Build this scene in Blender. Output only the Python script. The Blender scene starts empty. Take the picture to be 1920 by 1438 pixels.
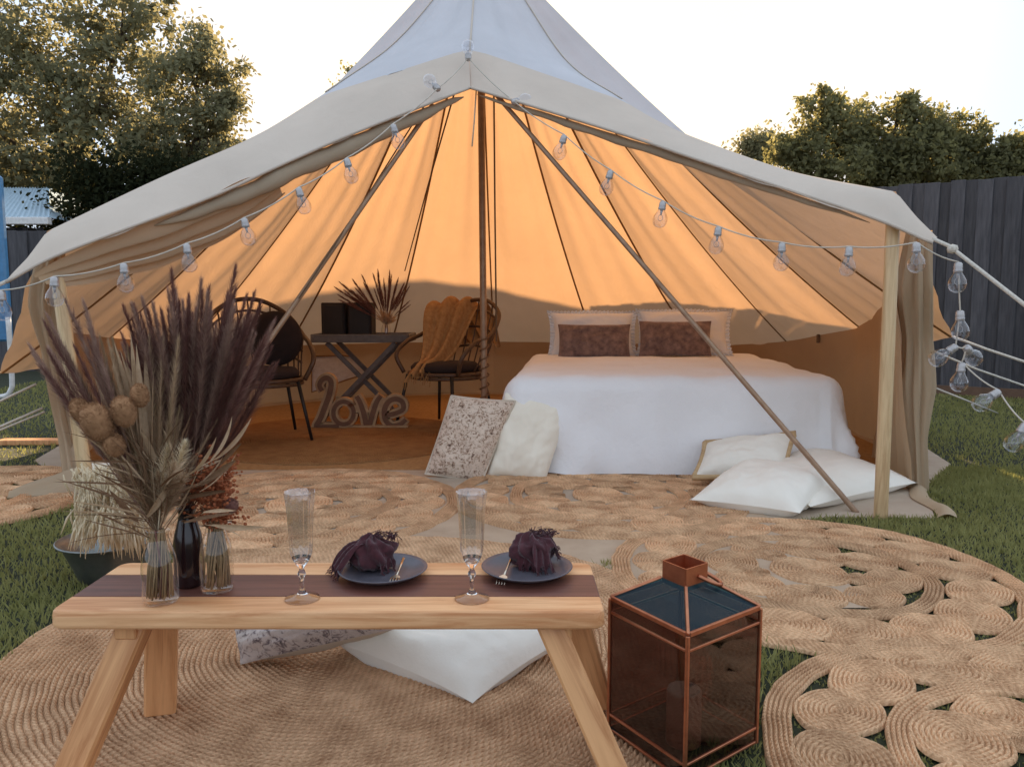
import bpy, math, random
import numpy as np
from mathutils import Vector, Matrix, noise
PI = math.pi
R_ = random.Random(7)
sc = bpy.context.scene
COL = sc.collection

# ------------------------------------------------------------------ camera
CH, PITCH, F = 0.95, math.radians(5.67), 1450.0
cam_d = bpy.data.cameras.new("camera"); cam = bpy.data.objects.new("camera", cam_d); COL.objects.link(cam)
cam.location = (0, 0, CH); cam.rotation_euler = (PI/2 - PITCH, 0, 0)
cam_d.sensor_width = 36; cam_d.lens = 36*F/1920; cam_d.clip_end = 2000; cam_d.clip_start = 0.02
sc.camera = cam
# ------------------------------------------------------------------ light
SUN_EL, SUN_AZ = math.radians(20), math.radians(2.5)
world = bpy.data.worlds.new("World"); sc.world = world; world.use_nodes = True
wn = world.node_tree; wn.nodes.clear()
wo = wn.nodes.new('ShaderNodeOutputWorld'); bg = wn.nodes.new('ShaderNodeBackground'); sky = wn.nodes.new('ShaderNodeTexSky')
sky.sky_type = 'NISHITA'; sky.sun_disc = False; sky.sun_elevation = SUN_EL; sky.sun_rotation = SUN_AZ
sky.air_density = 1.0; sky.dust_density = 1.2; sky.ozone_density = 2.0; sky.altitude = 50
bg.inputs['Strength'].default_value = 0.10
def vmath(op, a, b):
    n = wn.nodes.new('ShaderNodeVectorMath'); n.operation = op; wn.links.new(a, n.inputs[0])
    if b is not None: n.inputs[1].default_value = b
    return n.outputs[0]
# a thin veil of high haze, the same in every direction, over the clear sky
s1 = vmath('MULTIPLY', sky.outputs[0], (.03, .03, .03))
# (the veil is creamier toward the low sun and bluer away from it)
geo_ = wn.nodes.new('ShaderNodeTexCoord'); dt = wn.nodes.new('ShaderNodeVectorMath'); dt.operation = 'DOT_PRODUCT'
wn.links.new(geo_.outputs['Generated'], dt.inputs[0]); dt.inputs[1].default_value = (math.sin(SUN_AZ)*math.cos(SUN_EL), math.cos(SUN_AZ)*math.cos(SUN_EL), math.sin(SUN_EL))
rp = wn.nodes.new('ShaderNodeMapRange'); rp.interpolation_type = 'SMOOTHSTEP'; rp.inputs['From Min'].default_value = .86; rp.inputs['From Max'].default_value = .995
wn.links.new(dt.outputs['Value'], rp.inputs['Value'])
vm = wn.nodes.new('ShaderNodeMix'); vm.data_type = 'RGBA'; wn.links.new(rp.outputs[0], vm.inputs[0])
vm.inputs[6].default_value = (2.02, 2.90, 4.40, 1); vm.inputs[7].default_value = (3.4, 3.35, 3.3, 1)
ad_ = wn.nodes.new('ShaderNodeVectorMath'); ad_.operation = 'ADD'; wn.links.new(s1, ad_.inputs[0]); wn.links.new(vm.outputs[2], ad_.inputs[1])
s2 = ad_.outputs[0]
wn.links.new(s2, bg.inputs['Color']); wn.links.new(bg.outputs[0], wo.inputs['Surface'])
sd = bpy.data.lights.new("sun", 'SUN'); sun = bpy.data.objects.new("sun", sd); COL.objects.link(sun)
sd.energy = 3.8; sd.angle = math.radians(0.5); sd.color = (1.0, 0.86, 0.68)
sv = Vector((math.sin(SUN_AZ)*math.cos(SUN_EL), math.cos(SUN_AZ)*math.cos(SUN_EL), math.sin(SUN_EL)))
sun.rotation_euler = sv.to_track_quat('Z', 'Y').to_euler(); sun.location = sv*40
sc.view_settings.view_transform = 'Standard'; sc.view_settings.look = 'None'
sc.view_settings.gamma = 1; sc.view_settings.use_curve_mapping = False
sc.view_settings.exposure = 1.8
sc.view_settings.use_white_balance = True
sc.view_settings.white_balance_temperature = 9000; sc.view_settings.white_balance_tint = 14

# ------------------------------------------------------------------ helpers
def ray(px, py):
    u = (px-960)/F; v = (719-py)/F
    return Vector((u, math.cos(PITCH)+v*math.sin(PITCH), -math.sin(PITCH)+v*math.cos(PITCH)))
def at(px, py, Y):                       # world point seen at a pixel, at distance Y
    d = ray(px, py); return Vector((0, 0, CH)) + d*(Y/d.y)
def gnd(px, py, z=0.0):
    d = ray(px, py); return Vector((0, 0, CH)) + d*((z-CH)/d.z)
def V(*a): return Vector(a)

class MB:
    def __init__(s): s.v = []; s.f = []
    def add(s, vs, fs):
        o = len(s.v); s.v += [tuple(p) for p in vs]; s.f += [tuple(i+o for i in f) for f in fs]; return s
    def box(s, c, h, M=None, bev=0.0):
        hx, hy, hz = h; b = min(bev, hx*.9, hy*.9, hz*.9)
        if b <= 0:
            vs = [Vector((x*hx, y*hy, z*hz)) for x in (-1, 1) for y in (-1, 1) for z in (-1, 1)]
            fs = [(0,1,3,2),(4,6,7,5),(0,4,5,1),(2,3,7,6),(0,2,6,4),(1,5,7,3)]
        else:                             # box with chamfered edges
            vs = []; idx = {}
            for x in (-1,1):
                for y in (-1,1):
                    for z in (-1,1):
                        for a in range(3):
                            p = [x*(hx-b), y*(hy-b), z*(hz-b)]; p[a] = (x*hx, y*hy, z*hz)[a]
                            idx[(x,y,z,a)] = len(vs); vs.append(Vector(p))
            fs = []
            for a in range(3):
                o1, o2 = [k for k in range(3) if k != a]
                for sg in (-1,1):
                    q = []
                    for (p1, p2) in ((-1,-1),(1,-1),(1,1),(-1,1)):
                        k = [0,0,0]; k[a] = sg; k[o1] = p1; k[o2] = p2; q.append(idx[(*k, a)])
                    fs.append(tuple(q))
                for p1 in (-1,1):
                    for p2 in (-1,1):
                        k0 = [0,0,0]; k0[o1] = p1; k0[o2] = p2; k1 = list(k0); k0[a] = -1; k1[a] = 1
                        fs.append((idx[(*k0,o1)], idx[(*k1,o1)], idx[(*k1,o2)], idx[(*k0,o2)]))
            for x in (-1,1):
                for y in (-1,1):
                    for z in (-1,1): fs.append(tuple(idx[(x,y,z,a)] for a in range(3)))
        c = Vector(c)
        vs = [(M @ p if M else p) + c for p in vs]
        return s.add(vs, fs)
    def tube(s, pts, r, n=8, cap=True, flat=1.0, up=None):
        pts = [Vector(p) for p in pts]; m = len(pts)
        rs = r if isinstance(r, (list, tuple)) else [r]*m
        vs = []; pn = None
        for i, p in enumerate(pts):
            t = (pts[min(i+1, m-1)] - pts[max(i-1, 0)])
            if t.length < 1e-9: t = Vector((0,0,1))
            t.normalize()
            if pn is None:
                a = Vector(up) if up else (Vector((0,0,1)) if abs(t.z) < .9 else Vector((1,0,0)))
                pn = (a - t*a.dot(t)).normalized()
            else:
                pn = pn - t*pn.dot(t)
                pn = pn.normalized() if pn.length > 1e-6 else t.orthogonal().normalized()
            b = t.cross(pn)
            for k in range(n):
                an = 2*PI*k/n
                vs.append(p + pn*math.cos(an)*rs[i]*flat + b*math.sin(an)*rs[i])
        fs = [(i*n+k, i*n+(k+1)%n, (i+1)*n+(k+1)%n, (i+1)*n+k) for i in range(m-1) for k in range(n)]
        if cap: fs += [tuple(range(n))[::-1], tuple((m-1)*n+k for k in range(n))]
        return s.add(vs, fs)
    def lathe(s, prof, n=32, c=(0,0,0), M=None):
        c = Vector(c); vs = []
        for (r, z) in prof:
            for k in range(n):
                a = 2*PI*k/n; p = Vector((r*math.cos(a), r*math.sin(a), z))
                vs.append((M @ p if M else p) + c)
        fs = [(i*n+k, i*n+(k+1)%n, (i+1)*n+(k+1)%n, (i+1)*n+k) for i in range(len(prof)-1) for k in range(n)]
        return s.add(vs, fs)
    def grid(s, nu, nv, fn, wrap=False):
        vs = [fn(i/nu, j/nv) for i in range(nu+1) for j in range(nv+1)]
        w = nv+1
        fs = [(i*w+j, (i+1)*w+j, (i+1)*w+j+1, i*w+j+1) for i in range(nu) for j in range(nv)]
        return s.add(vs, fs)
    def prism(s, poly, z0, z1):
        n = len(poly)
        vs = [Vector((x, y, z0)) for x, y in poly] + [Vector((x, y, z1)) for x, y in poly]
        fs = [tuple(range(n))[::-1], tuple(range(n, 2*n))] + [(k, (k+1)%n, n+(k+1)%n, n+k) for k in range(n)]
        return s.add(vs, fs)
    def mesh(s, name, off=None, smooth=False):
        me = bpy.data.meshes.new(name)
        vs = s.v if off is None else [(x-off[0], y-off[1], z-off[2]) for x, y, z in s.v]
        me.from_pydata(vs, [], s.f)
        if smooth: me.shade_smooth()
        me.update(); return me
    def build(s, name, m, parent=None, smooth=False, world=True):
        off = wl(parent) if (parent and world) else None
        o = bpy.data.objects.new(name, s.mesh(name, off, smooth)); COL.objects.link(o)
        if m: o.data.materials.append(m)
        if parent: o.parent = parent
        return o
    def build_at(s, name, m, loc, parent=None, smooth=False, rot=None):   # local verts, own origin
        o = bpy.data.objects.new(name, s.mesh(name, None, smooth)); COL.objects.link(o)
        if m: o.data.materials.append(m)
        loc = Vector(loc)
        if parent: o.parent = parent; loc = loc - wl(parent)
        o.location = loc
        if rot: o.rotation_euler = rot
        return o
def wl(o):
    p = Vector((0,0,0))
    while o: p += o.location; o = o.parent
    return p
def tag(o, label=None, cat=None, group=None, kind=None):
    if label: o['label'] = label
    if cat: o['category'] = cat
    if group: o['group'] = group
    if kind: o['kind'] = kind
    return o
def thing(name, label, cat, loc=(0,0,0), rz=0, group=None):
    o = bpy.data.objects.new(name, None); COL.objects.link(o); o.empty_display_size = .1
    o.location = loc; o.rotation_euler = (0,0,rz)
    return tag(o, label, cat, group)
def copy_tree(o, parent=None):
    c = o.copy(); COL.objects.link(c); c.parent = parent
    if parent: c.matrix_parent_inverse = o.matrix_parent_inverse.copy()
    for ch in list(o.children): copy_tree(ch, c)
    return c
def inst(src, parent, loc, rot=(0,0,0), scale=(1,1,1), name=None):
    c = src.copy() ; c.name = name or src.name; COL.objects.link(c); c.parent = parent
    c.location = loc; c.rotation_euler = rot; c.scale = scale; return c
def cr(pts, n):                         # catmull-rom through points
    P = [Vector(p) for p in pts]; P = [2*P[0]-P[1]] + P + [2*P[-1]-P[-2]]; out = []
    for i in range(1, len(P)-2):
        for k in range(n):
            t = k/n; a, b, c, d = P[i-1:i+3]
            out.append(.5*((2*b)+(c-a)*t+(2*a-5*b+4*c-d)*t*t+(3*b-a-3*c+d)*t*t*t))
    out.append(P[-2]); return out
def samp(pts, t):                       # point on polyline by arc fraction
    L = [0]
    for a, b in zip(pts, pts[1:]): L.append(L[-1]+(b-a).length)
    x = max(0, min(1, t))*L[-1]
    for i in range(len(pts)-1):
        if x <= L[i+1]+1e-9:
            d = L[i+1]-L[i]; return pts[i].lerp(pts[i+1], (x-L[i])/d if d > 0 else 0)
    return pts[-1].copy()
def nz(p, s=1.0, seed=0): return noise.noise(Vector(p)*s + Vector((seed*7.3, seed*3.1, seed*1.7)))

# ------------------------------------------------------------------ materials
def newmat(name):
    m = bpy.data.materials.new(name); m.use_nodes = True; nt = m.node_tree; nt.nodes.clear()
    out = nt.nodes.new('ShaderNodeOutputMaterial'); return m, nt, out
def N(nt, t, **kw):
    n = nt.nodes.new(t)
    for k, v in kw.items(): setattr(n, k, v)
    return n
def coords(nt, scale=(1,1,1), src='Object'):
    tc = N(nt, 'ShaderNodeTexCoord'); mp = N(nt, 'ShaderNodeMapping'); mp.inputs['Scale'].default_value = scale
    nt.links.new(tc.outputs[src], mp.inputs['Vector']); return mp.outputs[0]
def noise_n(nt, vec, scale, detail=4, rough=.6, dist=0):
    n = N(nt, 'ShaderNodeTexNoise'); n.inputs['Scale'].default_value = scale; n.inputs['Detail'].default_value = detail
    n.inputs['Roughness'].default_value = rough; n.inputs['Distortion'].default_value = dist
    nt.links.new(vec, n.inputs['Vector']); return n.outputs['Fac']
def ramp(nt, fac, stops):
    r = N(nt, 'ShaderNodeValToRGB'); e = r.color_ramp.elements
    while len(e) > 1: e.remove(e[0])
    e[0].position = stops[0][0]; e[0].color = (*stops[0][1], 1)
    for p, c in stops[1:]: x = e.new(p); x.color = (*c, 1)
    nt.links.new(fac, r.inputs[0]); return r.outputs[0]
def bump(nt, h, strength=.3, dist=.01):
    b = N(nt, 'ShaderNodeBump'); b.inputs['Strength'].default_value = strength; b.inputs['Distance'].default_value = dist
    nt.links.new(h, b.inputs['Height']); return b.outputs[0]
def math_n(nt, op, a, b=None, c=None):
    n = N(nt, 'ShaderNodeMath', operation=op)
    for i, x in enumerate((a, b, c)):
        if x is None: continue
        if isinstance(x, (int, float)): n.inputs[i].default_value = x
        else: nt.links.new(x, n.inputs[i])
    return n.outputs[0]
def pbr(name, c1, c2=None, scale=20, rough=.7, bs=.25, bd=.004, metal=0, sscale=(1,1,1), detail=5, spec=.4, sheen=0, rnd=0, stops=None, bscale=None, src='Object'):
    m, nt, out = newmat(name); p = N(nt, 'ShaderNodeBsdfPrincipled'); nt.links.new(p.outputs[0], out.inputs[0])
    c2 = c2 or tuple(x*.75 for x in c1)
    v = coords(nt, sscale, src); f = noise_n(nt, v, scale, detail)
    col = ramp(nt, f, stops or [(.3, c2), (.7, c1)])
    if rnd:
        oi = N(nt, 'ShaderNodeObjectInfo'); h = N(nt, 'ShaderNodeHueSaturation')
        nt.links.new(math_n(nt, 'MULTIPLY_ADD', oi.outputs['Random'], rnd, 1-rnd/2), h.inputs['Value'])
        nt.links.new(col, h.inputs['Color']); col = h.outputs[0]
    nt.links.new(col, p.inputs['Base Color'])
    p.inputs['Roughness'].default_value = rough; p.inputs['Metallic'].default_value = metal
    p.inputs['Specular IOR Level'].default_value = spec
    if sheen: p.inputs['Sheen Weight'].default_value = sheen
    if bs: nt.links.new(bump(nt, noise_n(nt, v, bscale or scale*2.5, 6), bs, bd), p.inputs['Normal'])
    return m
def canvas_mat(name, dc, tcol, tmix):
    m, nt, out = newmat(name)
    v = coords(nt); f = noise_n(nt, v, 1.6, 6, .6); f2 = noise_n(nt, v, 260, 2, .5)
    big = noise_n(nt, coords(nt, (1,1,.35)), 5, 5, .55, .6)
    h = math_n(nt, 'ADD', math_n(nt, 'MULTIPLY', big, 1.0), math_n(nt, 'MULTIPLY', f2, .05))
    nb = bump(nt, h, .3, .035)
    d = N(nt, 'ShaderNodeBsdfDiffuse'); t = N(nt, 'ShaderNodeBsdfTranslucent'); mx = N(nt, 'ShaderNodeMixShader')
    nt.links.new(ramp(nt, f, [(.3, tuple(x*.86 for x in dc)), (.7, dc)]), d.inputs[0])
    nt.links.new(ramp(nt, f, [(.3, tuple(x*.9 for x in tcol)), (.7, tcol)]), t.inputs[0])
    nt.links.new(nb, d.inputs['Normal']); nt.links.new(nb, t.inputs['Normal'])
    mx.inputs[0].default_value = tmix
    nt.links.new(d.outputs[0], mx.inputs[1]); nt.links.new(t.outputs[0], mx.inputs[2]); nt.links.new(mx.outputs[0], out.inputs[0])
    return m
def leaf_mat(name, c1, c2, tr, tmix=.4, scale=.9):
    m, nt, out = newmat(name); v = coords(nt); f = noise_n(nt, v, scale, 4); f2 = noise_n(nt, v, scale*9, 2)
    ff = math_n(nt, 'MULTIPLY_ADD', f2, .6, math_n(nt, 'MULTIPLY', f, .5))
    d = N(nt, 'ShaderNodeBsdfDiffuse'); t = N(nt, 'ShaderNodeBsdfTranslucent'); mx = N(nt, 'ShaderNodeMixShader')
    nt.links.new(ramp(nt, ff, [(.35, c2), (.7, c1)]), d.inputs[0]); t.inputs[0].default_value = (*tr, 1)
    mx.inputs[0].default_value = tmix
    nt.links.new(d.outputs[0], mx.inputs[1]); nt.links.new(t.outputs[0], mx.inputs[2]); nt.links.new(mx.outputs[0], out.inputs[0])
    return m
def thin_glass(name, tint=(.95,.95,.95), rough=.02, ior=1.5):
    m, nt, out = newmat(name)
    t = N(nt, 'ShaderNodeBsdfTransparent'); t.inputs[0].default_value = (*tint, 1)
    g = N(nt, 'ShaderNodeBsdfGlossy'); g.inputs['Roughness'].default_value = rough; g.inputs[0].default_value = (1,1,1,1)
    lw = N(nt, 'ShaderNodeLayerWeight'); lw.inputs[0].default_value = .5
    k = ((ior-1)/(ior+1))**2
    fo = math_n(nt, 'MULTIPLY_ADD', math_n(nt, 'POWER', lw.outputs['Facing'], 3.0), .75, k)
    mx = N(nt, 'ShaderNodeMixShader')
    nt.links.new(fo, mx.inputs[0]); nt.links.new(t.outputs[0], mx.inputs[1]); nt.links.new(g.outputs[0], mx.inputs[2])
    nt.links.new(mx.outputs[0], out.inputs[0]); return m
def solid_glass(name, tint=(1,1,1), ior=1.5):
    m, nt, out = newmat(name); g = N(nt, 'ShaderNodeBsdfGlass'); g.inputs[0].default_value = (*tint, 1)
    g.inputs['Roughness'].default_value = 0.0; g.inputs['IOR'].default_value = ior
    nt.links.new(g.outputs[0], out.inputs[0]); return m
def jute_mat(name, row, c_hi, c_lo, pitch=.016, rnd=.28, mottle=10):
    # coiled braid: chevrons that run round the object's own centre, fibre colour with a little braid shadow painted in
    m, nt, out = newmat(name); p = N(nt, 'ShaderNodeBsdfPrincipled'); nt.links.new(p.outputs[0], out.inputs[0])
    tc = N(nt, 'ShaderNodeTexCoord'); sp = N(nt, 'ShaderNodeSeparateXYZ'); nt.links.new(tc.outputs['Object'], sp.inputs[0])
    x, y = sp.outputs[0], sp.outputs[1]
    r = math_n(nt, 'SQRT', math_n(nt, 'ADD', math_n(nt, 'MULTIPLY', x, x), math_n(nt, 'MULTIPLY', y, y)))
    th = math_n(nt, 'ARCTAN2', y, x)
    ro = math_n(nt, 'DIVIDE', r, row); k = math_n(nt, 'FLOOR', ro); fr = math_n(nt, 'FRACT', ro)
    rc = math_n(nt, 'MULTIPLY', math_n(nt, 'ADD', k, .5), row)
    u = math_n(nt, 'DIVIDE', math_n(nt, 'MULTIPLY', th, rc), pitch)
    chev = math_n(nt, 'ABSOLUTE', math_n(nt, 'SUBTRACT', fr, .5))
    ns = noise_n(nt, tc.outputs['Object'], 60, 3)
    ph = math_n(nt, 'ADD', math_n(nt, 'ADD', u, math_n(nt, 'MULTIPLY', chev, 1.3)), math_n(nt, 'ADD', math_n(nt, 'MULTIPLY', k, .37), math_n(nt, 'MULTIPLY', ns, .8)))
    s = math_n(nt, 'SINE', math_n(nt, 'MULTIPLY', ph, 2*PI))
    h = math_n(nt, 'ADD', math_n(nt, 'MULTIPLY', s, .5), math_n(nt, 'MULTIPLY', noise_n(nt, tc.outputs['Object'], 420, 4), .9))
    geo = noise_n(nt, tc.outputs['Object'], mottle, 5, .65); fib = noise_n(nt, tc.outputs['Object'], 300, 3)
    cf = math_n(nt, 'ADD', math_n(nt, 'MULTIPLY', geo, .7), math_n(nt, 'ADD', math_n(nt, 'MULTIPLY', fib, .3), math_n(nt, 'MULTIPLY', s, .05)))
    col = ramp(nt, cf, [(.34, c_lo), (.62, c_hi)])
    oi = N(nt, 'ShaderNodeObjectInfo'); hs = N(nt, 'ShaderNodeHueSaturation')
    nt.links.new(math_n(nt, 'MULTIPLY_ADD', oi.outputs['Random'], rnd, 1-rnd/2), hs.inputs['Value'])
    nt.links.new(col, hs.inputs['Color']); nt.links.new(hs.outputs[0], p.inputs['Base Color'])
    p.inputs['Roughness'].default_value = .9; p.inputs['Specular IOR Level'].default_value = .15
    nt.links.new(bump(nt, h, .85, .0045), p.inputs['Normal']); return m
def wood_mat(name, axis, c_hi, c_lo, knots=True, rough=.5):
    m, nt, out = newmat(name); p = N(nt, 'ShaderNodeBsdfPrincipled'); nt.links.new(p.outputs[0], out.inputs[0])
    s = [1,1,1]; s[axis] = .07
    oi = N(nt, 'ShaderNodeObjectInfo'); tc = N(nt, 'ShaderNodeTexCoord'); mp = N(nt, 'ShaderNodeMapping')
    cmb = N(nt, 'ShaderNodeCombineXYZ')
    for i in range(3): nt.links.new(math_n(nt, 'MULTIPLY', oi.outputs['Random'], 3.0+i), cmb.inputs[i])
    nt.links.new(tc.outputs['Object'], mp.inputs['Vector']); nt.links.new(cmb.outputs[0], mp.inputs['Location']); mp.inputs['Scale'].default_value = s
    v = mp.outputs[0]
    g = noise_n(nt, v, 55, 6, .6, 1.2); g2 = noise_n(nt, v, 12, 3, .5, .8)
    f = math_n(nt, 'ADD', math_n(nt, 'MULTIPLY', g, .5), math_n(nt, 'MULTIPLY', g2, .5))
    col = ramp(nt, f, [(.38, c_lo), (.5, tuple(a*.7+b*.3 for a, b in zip(c_hi, c_lo))), (.58, c_hi)])
    if knots:
        vo = N(nt, 'ShaderNodeTexVoronoi'); vo.inputs['Scale'].default_value = 5.5
        mp2 = N(nt, 'ShaderNodeMapping'); ks = [1,1,1]; ks[axis] = .5; ks[(axis+2) % 3] = 0; mp2.inputs['Scale'].default_value = ks
        nt.links.new(tc.outputs['Object'], mp2.inputs[0]); nt.links.new(cmb.outputs[0], mp2.inputs['Location'])
        nt.links.new(mp2.outputs[0], vo.inputs['Vector'])
        kf = ramp(nt, vo.outputs['Distance'], [(.05, (1,1,1)), (.13, (0,0,0))])
        mx = N(nt, 'ShaderNodeMix', data_type='RGBA'); nt.links.new(math_n(nt, 'MULTIPLY', kf, .75), mx.inputs[0])
        nt.links.new(col, mx.inputs[6]); mx.inputs[7].default_value = (.16, .055, .02, 1); col = mx.outputs[2]
    nt.links.new(col, p.inputs['Base Color']); p.inputs['Roughness'].default_value = rough
    nt.links.new(bump(nt, g, .15, .002), p.inputs['Normal']); return m
def spot_mat(name, base, mid, dark, sc1=62):
    m, nt, out = newmat(name); p = N(nt, 'ShaderNodeBsdfPrincipled'); nt.links.new(p.outputs[0], out.inputs[0])
    v = coords(nt); w = noise_n(nt, v, sc1, 3, .7, 1.0); w2 = noise_n(nt, v, sc1*.35, 3, .6)
    f = math_n(nt, 'ADD', math_n(nt, 'MULTIPLY', w, .75), math_n(nt, 'MULTIPLY', w2, .25))
    nt.links.new(ramp(nt, f, [(.36, dark), (.43, mid), (.5, base), (.62, tuple(min(1, x*1.12) for x in base))]), p.inputs['Base Color'])
    p.inputs['Roughness'].default_value = .85; p.inputs['Sheen Weight'].default_value = .3
    nt.links.new(bump(nt, noise_n(nt, v, 25, 5), .3, .02), p.inputs['Normal']); return m

M = {}
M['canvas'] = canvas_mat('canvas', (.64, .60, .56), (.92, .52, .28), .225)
M['canvas_heavy'] = canvas_mat('canvas_double', (.68, .58, .49), (.6, .38, .2), .10)
M['canvas_roll'] = canvas_mat('canvas_rolled', (.50, .385, .28), (.5, .28, .14), .1)
M['canvas_front'] = canvas_mat('canvas_front_skylit', (.62, .635, .66), (.80, .55, .36), .09)  # same canvas; skylight blue put into the colour, backlit glow turned down
M['canvas_side'] = canvas_mat('canvas_side', (.63, .62, .62), (.90, .52, .28), .13)  # same canvas again, its backlit glow lowered in the material
M['curtain'] = canvas_mat('curtain_canvas', (.60, .45, .31), (.75, .42, .2), .25)
M['wallcanvas'] = canvas_mat('wall_canvas', (.50, .36, .24), (.85, .45, .22), .16)  # tent canvas made darker and browner, shade of the lower walls in its colour
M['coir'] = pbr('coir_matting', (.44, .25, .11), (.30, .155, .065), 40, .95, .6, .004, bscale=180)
M['seam'] = pbr('seam_tape', (.30, .17, .08), rough=.9)
M['pole'] = wood_mat('pole_wood', 2, (.72, .50, .28), (.50, .30, .15), False)
M['metal_pole'] = pbr('pole_bronze', (.40, .25, .16), (.28, .16, .10), rough=.4, metal=.25, bs=0)
M['rope'] = pbr('rope', (.72, .66, .58), (.5, .45, .38), 120, .9, .6, .003)
M['rope_dark'] = pbr('rope_dark', (.20, .12, .07), rough=.9)
M['cable'] = pbr('cable_clear', (.62, .55, .46), rough=.4)
M['bulb'] = thin_glass('bulb_glass', (.90, .90, .92), .04, 1.75)
M['socket'] = pbr('bulb_socket', (.50, .47, .45), (.36, .34, .34), 40, .25, .1, metal=.35)
M['flute'] = solid_glass('flute_glass', (.99, .99, .99), 1.48)
M['bottle'] = thin_glass('bottle_glass', (.95, .93, .90), .02, 1.6)
M['bowlglass'] = thin_glass('flute_bowl_glass', (.97, .965, .96), .02, 2.3)
M['wood'] = wood_mat('bench_pine', 0, (.92, .49, .25), (.64, .25, .10))
M['wood_leg'] = wood_mat('bench_pine_leg', 2, (.82, .40, .18), (.54, .21, .08))
M['walnut'] = wood_mat('bench_dark_board', 0, (.20, .070, .05), (.11, .036, .026), False, .45)
M['plate'] = pbr('plate_glaze', (.115, .105, .125), (.08, .075, .09), 30, .35, .1)
M['napkin'] = pbr('plum_gauze', (.090, .020, .026), (.048, .011, .015), 60, .95, .5, .004, sheen=.2)
M['darkglass'] = pbr('dark_bottle', (.030, .012, .012), (.02, .008, .01), 10, .12, 0, spec=.6)
M['gold'] = pbr('cutlery_metal', (.75, .62, .50), rough=.25, metal=1, bs=0)
M['white'] = pbr('white_linen', (.83, .81, .80), (.79, .77, .76), 3, .9, .55, .05, bscale=2.6, sheen=.2)
M['cream'] = pbr('cream_cotton', (.87, .79, .66), (.82, .74, .61), 4, .9, .2, .02, bscale=9, sheen=.2)
M['ivory'] = pbr('ivory_linen', (.86, .81, .72), (.82, .76, .66), 4, .9, .3, .02, bscale=9, sheen=.2)
M['tan'] = pbr('tan_weave', (.62, .42, .24), (.45, .28, .14), 8, .9, .4, .01, sscale=(1,1,6))
M['beige'] = pbr('beige_backing', (.60, .50, .40), (.54, .44, .34), 8, .9, .2, .01)
M['velvet'] = pbr('brown_velvet', (.30, .17, .13), (.09, .042, .035), 22, .7, .3, .01, sheen=.5)
M['leopard'] = spot_mat('spotted_fabric', (.62, .48, .38), (.34, .20, .13), (.10, .055, .04))
M['leopard_grey'] = spot_mat('spotted_fabric_grey', (.50, .42, .38), (.22, .16, .15), (.06, .045, .05), 50)
M['rattan'] = pbr('rattan', (.12, .055, .028), (.06, .027, .013), 60, .5, .3, .003, sscale=(1,1,.3))
M['black'] = pbr('black_iron', (.02, .014, .012), rough=.5)
M['darkcush'] = pbr('dark_cushion', (.03, .015, .012), rough=.95)
M['throw'] = pbr('mustard_throw', (.46, .24, .10), (.30, .14, .05), 30, .95, .5, .006)
M['greywood'] = pbr('grey_painted_wood', (.16, .15, .15), (.10, .095, .095), 20, .6, .3)
M['letter'] = pbr('letter_wood', (.50, .31, .17), (.34, .19, .10), 18, .7, .4)
M['letter_in'] = pbr('letter_inlay', (.20, .09, .05), rough=.7)
M['speaker'] = pbr('black_cabinet', (.018, .012, .014), rough=.7)
M['copper'] = pbr('copper', (.62, .24, .13), (.45, .15, .08), 25, .35, .15, .002, metal=.85)
M['lglass'] = thin_glass('smoked_glass', (.52, .37, .35), .04, 1.45)
def tinted_mix(name, base, tint, k, rough):
    m, nt, out = newmat(name); p = N(nt, 'ShaderNodeBsdfPrincipled'); p.inputs['Base Color'].default_value = (*base, 1); p.inputs['Roughness'].default_value = rough
    p.inputs['Specular IOR Level'].default_value = .3
    t = N(nt, 'ShaderNodeBsdfTransparent'); t.inputs[0].default_value = (*tint, 1); mx = N(nt, 'ShaderNodeMixShader'); mx.inputs[0].default_value = k
    nt.links.new(p.outputs[0], mx.inputs[1]); nt.links.new(t.outputs[0], mx.inputs[2]); nt.links.new(mx.outputs[0], out.inputs[0]); return m
M['lroofglass'] = tinted_mix('lantern_roof_skytint', (.004, .065, .10), (.28, .62, .72), .72, .12)  # teal of the reflected sky painted into the roof glass
M['lroof'] = pbr('lantern_roof_glass', (.005, .042, .062), (.004, .03, .045), 5, .14, .0, spec=.22)  # darker version of the same painted sky teal
M['candle'] = pbr('candle_wax', (.86, .80, .60), rough=.55, bs=.1)
M['fence'] = pbr('charcoal_timber', (.088, .084, .090), (.042, .040, .045), 9, .8, .5, .006, sscale=(4,4,.35), rnd=.5)
M['tin'] = pbr('zinc', (.24, .25, .24), (.15, .16, .15), 12, .35, .1, metal=.8)
M['roofblue'] = pbr('pale_blue_roof', (.45, .62, .72), rough=.45, bs=.05)
M['gutter'] = pbr('white_gutter', (.75, .74, .72), rough=.5, bs=.05)
M['shedwall'] = pbr('dark_shed_wall', (.06, .06, .07), rough=.8)
M['bluevinyl'] = pbr('blue_vinyl', (.04, .22, .42), rough=.4, bs=.05)
M['brick'] = pbr('render_wall', (.35, .28, .22), rough=.9)
M['tile'] = pbr('roof_tile', (.12, .07, .05), rough=.8)
M['bark'] = pbr('bark', (.12, .085, .06), (.05, .035, .025), 14, .95, .6, .02, sscale=(1,1,.3))
M['soil'] = pbr('grass_soil', (.03, .036, .014), (.018, .02, .009), 9, .95, .6, .02)  # soil darkened, so shade in the rug gaps is part of this colour
M['grass'] = leaf_mat('grass_blade', (.37, .35, .15), (.16, .165, .06), (.38, .37, .13), .35, 1.5)
M['sheet'] = pbr('groundsheet_weave', (.52, .38, .27), (.42, .29, .20), 6, .9, .4, .003, bscale=220)
M['canvasfloor'] = pbr('groundsheet_canvas', (.50, .40, .31), (.42, .32, .24), 5, .85, .3, .01)
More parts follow.
